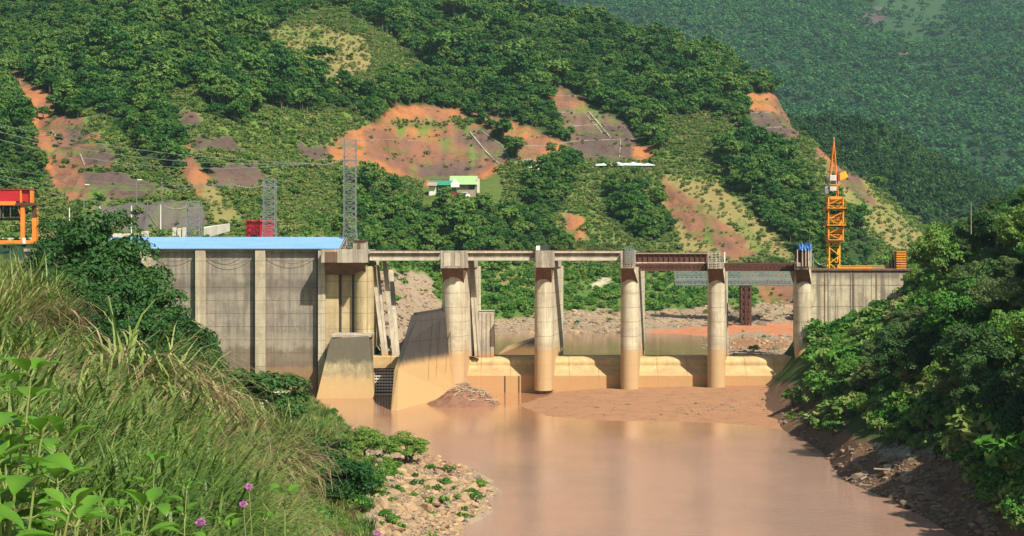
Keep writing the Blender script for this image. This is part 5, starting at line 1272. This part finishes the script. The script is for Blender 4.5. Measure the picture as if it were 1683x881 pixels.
# ------------------------------------------------------------ grasses
def blades(seed, n, L, wd, spread, droop, seg=5, up=.8):
    r_ = np.random.RandomState(seed); V = []; Q = []
    for i in range(n):
        th = r_.uniform(0, 6.28); b = np.array([math.cos(th), math.sin(th), 0])*spread*r_.rand()**.7; az = th+r_.normal()*.6
        d = np.array([math.cos(az), math.sin(az), 0]); l = L*r_.uniform(.55, 1.15); w_ = wd*r_.uniform(.6, 1.3); el = up+r_.uniform(-.25, .35); dr = droop*r_.uniform(.5, 1.5)
        sd = np.array([-d[1], d[0], 0]); p = b.copy(); base = len(V)
        for k in range(seg+1):
            t = k/seg; w2 = w_*(1-t**1.8)+.001; V.append(p-sd*w2); V.append(p+sd*w2)
            a_ = el*1.35-dr*t*t*2.4; p = p+(d*math.cos(a_)+np.array([0, 0, 1])*math.sin(a_))*l/seg
        for k in range(seg): q = base+2*k; Q.append((q, q+1, q+3, q+2))
    return np.array(V), np.array(Q)
def grass_mat(name, stops, nsc=.5):
    a = N(name); r_ = a.n('ObjectInfo').outputs['Random']; p = a.pos(); n_ = a.noise(p, nsc, 3, .7); n2 = a.noise(a.scale(p, (14, 14, 3)), 1, 2)
    v = a.mth('ADD', a.mth('MULTIPLY', r_, .32), a.mth('ADD', a.mth('MULTIPLY', n_, .5), a.mth('ADD', a.mth('MULTIPLY', n2, .42), a.mth('MULTIPLY', a.mth('SUBTRACT', a.noise(p, .16, 3), .38), .7))))
    return a.finish(a.ramp(v, [(.35+.6*i/(len(stops)-1), s) for i, s in enumerate(stops)]), rough=.5, spec=.35, trans=.3)
G_green = grass_mat('green_grass', [(.025,.065,.010), (.06,.13,.018), (.13,.21,.035), (.32,.32,.11)])
G_light = grass_mat('reed_blades', [(.04,.09,.018), (.11,.19,.035), (.25,.31,.08), (.46,.43,.18)], .8)
G_dead = grass_mat('dead_blades', [(.07,.040,.022), (.16,.09,.05), (.28,.18,.10), (.42,.32,.19)], 1.5)
def gm(name, seed, n, L, wd, sp, dr, m, **k):
    V, Q = blades(seed, n, L, wd, sp, dr, **k); return np_mesh(name, V, Q, [m])
tufts = [gm('tuft', 100, 60, .75, .016, .22, .8, G_green), gm('tuft', 101, 50, .95, .018, .25, 1.0, G_green, up=.9), gm('tuft', 102, 60, .65, .015, .25, .9, G_light), gm('tuft', 103, 50, .7, .015, .25, 1.0, G_dead)]
rs = np.random.RandomState(21)
def veg_scatter(name, protos, ymin, ymax, pxr, n, scf, label, prob, keep=None):
    ly = rs.uniform(math.log(ymin), math.log(ymax), n); Y_ = np.exp(ly); px = rs.uniform(*pxr, n)
    P = []
    for a_, b_ in zip(px, Y_):
        h = drop(bvL, XA(a_, b_), b_)
        if h is not None and h.z > .25: P.append(tuple(h))
    P = np.array(P); qx, qy = pix(P); k = np.ones(len(P), bool)
    if keep is not None: k = keep(P, qx, qy)
    P = P[k]; nz = fbm(P[:, 0]/3.2+50, P[:, 1]/5.0, 3)+rs.normal(size=len(P))*.22
    idx = np.searchsorted(np.cumsum(prob)[:-1], (np.argsort(np.argsort(nz))+.5)/len(P))
    return scatter(name, protos, P, scf(P), rs.uniform(0, 6.28, len(P)), idx, label)
rocky = lambda P, qx, qy: ~((qx > 560+rs.rand(len(P))*60) & (qy > 720)) & ~((qx > 500) & (rs.rand(len(P)) < .45)) & ~inpoly(qx, qy, [(395,690),(420,652),(455,640),(485,650),(470,668),(420,690)]) & (qy < 1000)
veg_scatter('near_grass', tufts, 6.5, 42, (-80, 700), 5200, lambda P: rs.uniform(.5, 1.45, len(P))*np.clip(P[:, 1]/16, .6, 2.0), 'tangled green and straw coloured grass on the near bank', [.26, .24, .28, .22], rocky)
veg_scatter('bank_grass', tufts, 38, 281, (-60, 720), 10500, lambda P: rs.uniform(.5, 1.5, len(P))*np.clip(P[:, 1]/75, 1, 1.5), 'rough grass covering the slope down to the river', [.30, .26, .26, .18], rocky)
veg_scatter('bank_weeds', lshrubs+shrubs, 60, 265, (250, 640), 700, lambda P: rs.uniform(.25, .6, len(P)), 'low weeds scattered through the bank grass', [.22]*3+[.34/3]*3, rocky)
# tall reed clumps
def reed(seed, n, nd, L, wd, sp, dr, up, ndl=1.0):
    return gm('green_blades', seed, n, L, wd, sp, dr, G_light, seg=7, up=up), gm('dead_blades', seed+1, nd, L*ndl, wd*.9, sp*1.1, dr*1.5, G_dead, seg=6, up=up*.9)
reedk = [reed(120, 330, 300, 3.8, .055, .8, 1.35, .95), reed(122, 280, 160, 3.4, .05, .7, .75, 1.05), reed(124, 280, 340, 3.0, .05, .8, 1.25, .85)]
def clump(px, py, k, s, label, group=None, sz=1):
    h = hit(bvL, px, py)
    if h is None: return
    e = empty('reed_clump', h-Vector((0,0,.1)), label, 'reed clump', group, rs.uniform(0, 6.28)); sc_ = s*h.y*(.86 if group else .9); e.scale = (sc_, sc_, sc_*sz)
    link('green_blades', reedk[k][0], e); link('dead_blades', reedk[k][1], e)
clump(200, 725, 0, .030, 'biggest drooping reed clump with a brown dead base, on the near bank')
clump(275, 730, 0, .024, 'drooping reed clump overlapping the right side of the biggest one')
clump(400, 812, 2, .025, 'rounded reed clump with a matted brown underside near the pink flowers')
clump(345, 800, 2, .018, 'smaller brown bottomed reed clump touching the rounded one')
clump(455, 800, 1, .018, 'upright green reed clump beside the rounded brown one')
GC = 'tall reed clumps along the top of the near bank'
for px, py, k, s_ in ((10,585,1,.020),(50,575,1,.020),(85,590,1,.017),(-20,600,1,.02),(30,610,2,.016),(110,620,2,.014),(70,640,0,.013),(130,650,2,.012),(25,650,0,.014),(160,640,2,.010),(300,690,1,.011),(330,720,2,.010),(100,690,2,.010),(50,700,2,.010),(280,760,2,.009),(240,640,1,.010),(10,700,1,.010),(410,700,2,.008),(370,690,1,.009),(150,720,2,.009),(500,790,2,.007),(540,840,1,.007),(330,840,1,.008),(450,850,1,.008)):
    clump(px, py, k, s_, 'tall arching reed clump among others on the near bank slope', GC, 1.1 if k == 1 else 1)
scat_reg('point_weeds', lshrubs+tufts, bvL, [(SP, 90), ([(500,700),(640,735),(660,770),(620,830),(540,790)], 200)], 0, lambda k: rs.uniform(.15, .5, k), 'weeds and dry tufts growing between the stones of the rocky point', zmin=.2)
for px, Y, s_ in ((400,118,.5),(420,124,.42),(375,105,.5),(345,92,.42)): tree(dk[2], at(bvL, px, Y), s_, 'dark green tree crowded in the group before the left dam wall', GL, .8)
for i in range(34):
    px_, py_ = rs.uniform(140, 560), rs.uniform(650, 850)
    if py_ < 640+max(0, px_-330)*.3 or (px_ > 370 and py_ < 730): continue
    clump(px_, py_, rs.randint(3), rs.uniform(.008, .017), 'tall arching reed clump among others on the near bank slope', GC)
for px_, py_ in ((470,790),(300,745),(420,735),(150,790),(330,800),(520,820),(240,820),(560,850)):  # dark bushes added to stand for shadowy gaps in the grass
    h = hit(bvL, px_, py_)
    if h is not None: tree(dk[2], h-Vector((0,0,.2)), h.y*rs.uniform(.006,.010), 'small dark leafy bush added as a shadowy gap in the near bank grass', 'dark bushes added as shadowy gaps in the near bank grass', .8, name='bush', cat='bush')
# dark slabs of stone in the grass
for px, py, s_, lab in ((62,735,.022,'dark flat stone slab lying in the grass behind the leafy plant'),(85,755,.014,'smaller brown stone in the grass beside the dark slab')):
    h = hit(bvL, px, py); o = put(rocksd[1], h, s_*h.y*.4, 'stone_slab', lab, 'stone', None); o.scale.z *= .5

# ------------------------------------------------------------ leafy plants close to the camera
a = N('young_leaf'); p = a.obj(); r_ = a.n('ObjectInfo').outputs['Random']; n_ = a.noise(a.pos(), 6, 4)
c = a.mix(a.mth('ADD', a.mth('MULTIPLY', n_, .8), a.mth('MULTIPLY', r_, .3)), (.045,.15,.012), (.16,.34,.035))
F_leaf = a.finish(c, rough=.4, spec=.4, trans=.38, bump=a.noise(a.pos(), 60, 3), bstr=.25, bdist=.004)
a = N('green_stem'); F_stem = a.finish(a.mix(a.noise(a.pos(), 20, 2), (.12,.20,.04), (.26,.30,.10)), rough=.6)
def leaf_geo(V, Q, base, d, up, L, wd, fold=.22, droop=.5, n=7):
    d = d.normalized(); sd = d.cross(up).normalized(); up = sd.cross(d); b0 = len(V); p = base.copy(); prof = [0.04, .45, .85, 1.0, .92, .68, .36, 0.0]
    for k in range(n+1):
        t = k/n; w_ = wd*prof[k]; dd = (d*math.cos(droop*t*1.5)-up*math.sin(droop*t*1.5))
        u2 = sd.cross(dd)*-1 if False else (up*math.cos(droop*t*1.5)+d*math.sin(droop*t*1.5))
        wav = .06*L*math.sin(t*9+b0)
        for s_ in (-1, -.5, 0, .5, 1): V.append(tuple(p+sd*w_*s_+u2*(abs(s_)*w_*fold*1.6+wav*abs(s_)*.35)))
        p = p+dd*L/n
    for k in range(n):
        for j in range(4): q = b0+5*k+j; Q.append((q, q+1, q+6, q+5))
def plant(loc, H, nodes, L, label, lean=(0, 0), seed=0, group=None, branch=0):
    rz = random.Random(seed); e = empty('leafy_plant', loc, label, 'leafy plant', group)
    st = MB(); V = []; Q = []
    def stalk(p0, dirv, H, nodes, L):
        pts = [p0]; d = Vector(dirv).normalized()
        for i in range(nodes):
            d = (d+Vector((rz.uniform(-.08,.08), rz.uniform(-.08,.08), .05))).normalized(); pts.append(pts[-1]+d*H/nodes)
        r0 = .0045+H*.002
        for i in range(nodes): st.bar(pts[i], pts[i+1], r0*(1-.6*i/nodes), 6, r0*(1-.6*(i+1)/nodes))
        ph = rz.uniform(0, 3)
        for i in range(1, nodes+1):
            k = 2 if i < nodes else 4; az0 = ph+i*1.57
            for j in range(k):
                az = az0+j*(math.pi if k == 2 else math.pi/2)+rz.uniform(-.3,.3); el = rz.uniform(.05,.5)+(.35 if i == nodes else 0)
                dv = Vector((math.cos(az)*math.cos(el), math.sin(az)*math.cos(el), math.sin(el)))
                l = L*rz.uniform(.75, 1.15)*(.62 if i == nodes else 1)*(1.05-.3*i/nodes)
                pb = pts[i]+dv*L*.14; st.bar(pts[i], pb, .0022, 5)
                leaf_geo(V, Q, pb, dv, Vector((0,0,1)), l, l*.30, droop=rz.uniform(.3,.8))
        return pts
    pts = stalk(Vector((0,0,0)), (lean[0], lean[1], 1), H, nodes, L)
    for b in range(branch):
        q = pts[1+b % max(1, nodes-2)]; az = rz.uniform(0, 6.28); stalk(q, (math.cos(az)*.8, math.sin(az)*.8, 1), H*.45, max(2, nodes//2), L*.9)
    me = bpy.data.meshes.new('stem'); me.from_pydata(st.v, [], st.f); me.materials.append(F_stem); link('stem', me, e)
    link('leaves', np_mesh('leaves', np.array(V), np.array(Q), [F_leaf], smooth=True), e)
    return e
def gp(px, Y): return drop(bvL, XA(px, Y), Y)
def plant_at(px, pyt, Y, nodes, L, label, seed, group=None, branch=0, lean=(0, 0)):
    b = gp(px, Y); H = W(px, pyt, Y).z-b.z
    return plant(b, H, nodes, L, label, lean, seed, group, branch)
GP = 'bright leafy plants at the near bottom corner'
plant_at(5, 590, 4.6, 20, .20, 'tallest bright green leafy plant at the near corner of the bank', 1, branch=4)
for i, (px, pyt, Y) in enumerate(((-25,610,4.4),(45,660,4.8),(-10,690,3.9),(70,740,4.5),(30,770,4.1),(95,800,4.2),(5,820,3.8),(60,850,4.0),(20,640,5.2),(60,700,5.2),(-30,720,4.2),(85,770,5),(40,830,3.6),(105,850,3.9),(20,700,4.3),(75,800,4.4))):
    plant_at(px, pyt, Y, 12, .18, 'bright green leafy stem crowded beside the tallest leafy plant', 10+i, GP, 2)
plant_at(112, 745, 4.6, 6, .22, 'leafy plant with three broad upright leaves beside the corner plants', 40, branch=1)
for i, (px, pyt, Y, nd, L) in enumerate(((255,765,8.5,6,0.192),(230,800,8,5,0.192),(275,800,8.6,5,0.176),(210,835,7.6,5,0.176),(310,850,8,4,0.160),(160,840,6.5,4,0.176),(185,855,6.5,4,0.176),(350,862,8,4,0.160),(420,860,9,4,0.192),(385,868,9,3,0.160))):
    plant_at(px, pyt, Y, nd, L, 'small bright leafy plant sprouting from the near grass', 60+i, 'small leafy plants in the near grass', 1)
plant_at(480, 812, 7.5, 4, .2, 'leafy sprig with a dark upright leaf right of the pink flowers', 90, branch=1)
plant_at(735, 866, 4.5, 3, .05, 'lone dark leaf tip poking up at the bottom near the rocks', 91)
# pink flowers
m_pink = N('pink_petals'); m_pink = m_pink.finish(m_pink.mix(m_pink.noise(m_pink.pos(), 60, 2), (.45,.10,.40), (.72,.30,.62)), rough=.6, trans=.2)
for i, (px, py, Y, lab) in enumerate(((409,800,11,'highest pink pompom flower in front of the brown reed clump'),(400,829,11,'pink pompom flower just below the highest one'),(330,859,9,'pink pompom flower left of the other flowers'),(620,877,11,'lone pink flower near the bottom beside the rocks'))):
    b = gp(px, Y); t = W(px, py, Y); e = empty('wildflower', b, lab, 'flower')
    q = (b+t)/2+Vector((.04,0,0)); MB().tube([b, q, t], .003, 5).build('stem', F_stem, e)
    V = []; Q = []; rz = np.random.RandomState(i); C = rz.normal(size=(110, 3)); C /= np.linalg.norm(C, axis=1, keepdims=True)
    V, Q = leaves_np(rz, C*.022*np.array([1,1,.8])+np.array(tuple(t-b)), np.cross(C, rz.normal(size=(110,3))), .010, .3); link('flower_head', np_mesh('flower_head', V, Q, [m_pink]), e)
# ------------------------------------------------------------ haze
a = N('haze_air'); v = a.n('VolumePrincipled'); v.inputs['Color'].default_value = (.55, .88, .95, 1); v.inputs['Density'].default_value = .00006
v.inputs['Anisotropy'].default_value = 0.0
a.t.links.new(v.outputs[0], a.out.inputs['Volume'])
MB().box(-2200, 2200, -120, 3500, -5, 700).build('haze', a.m, kind='stuff')
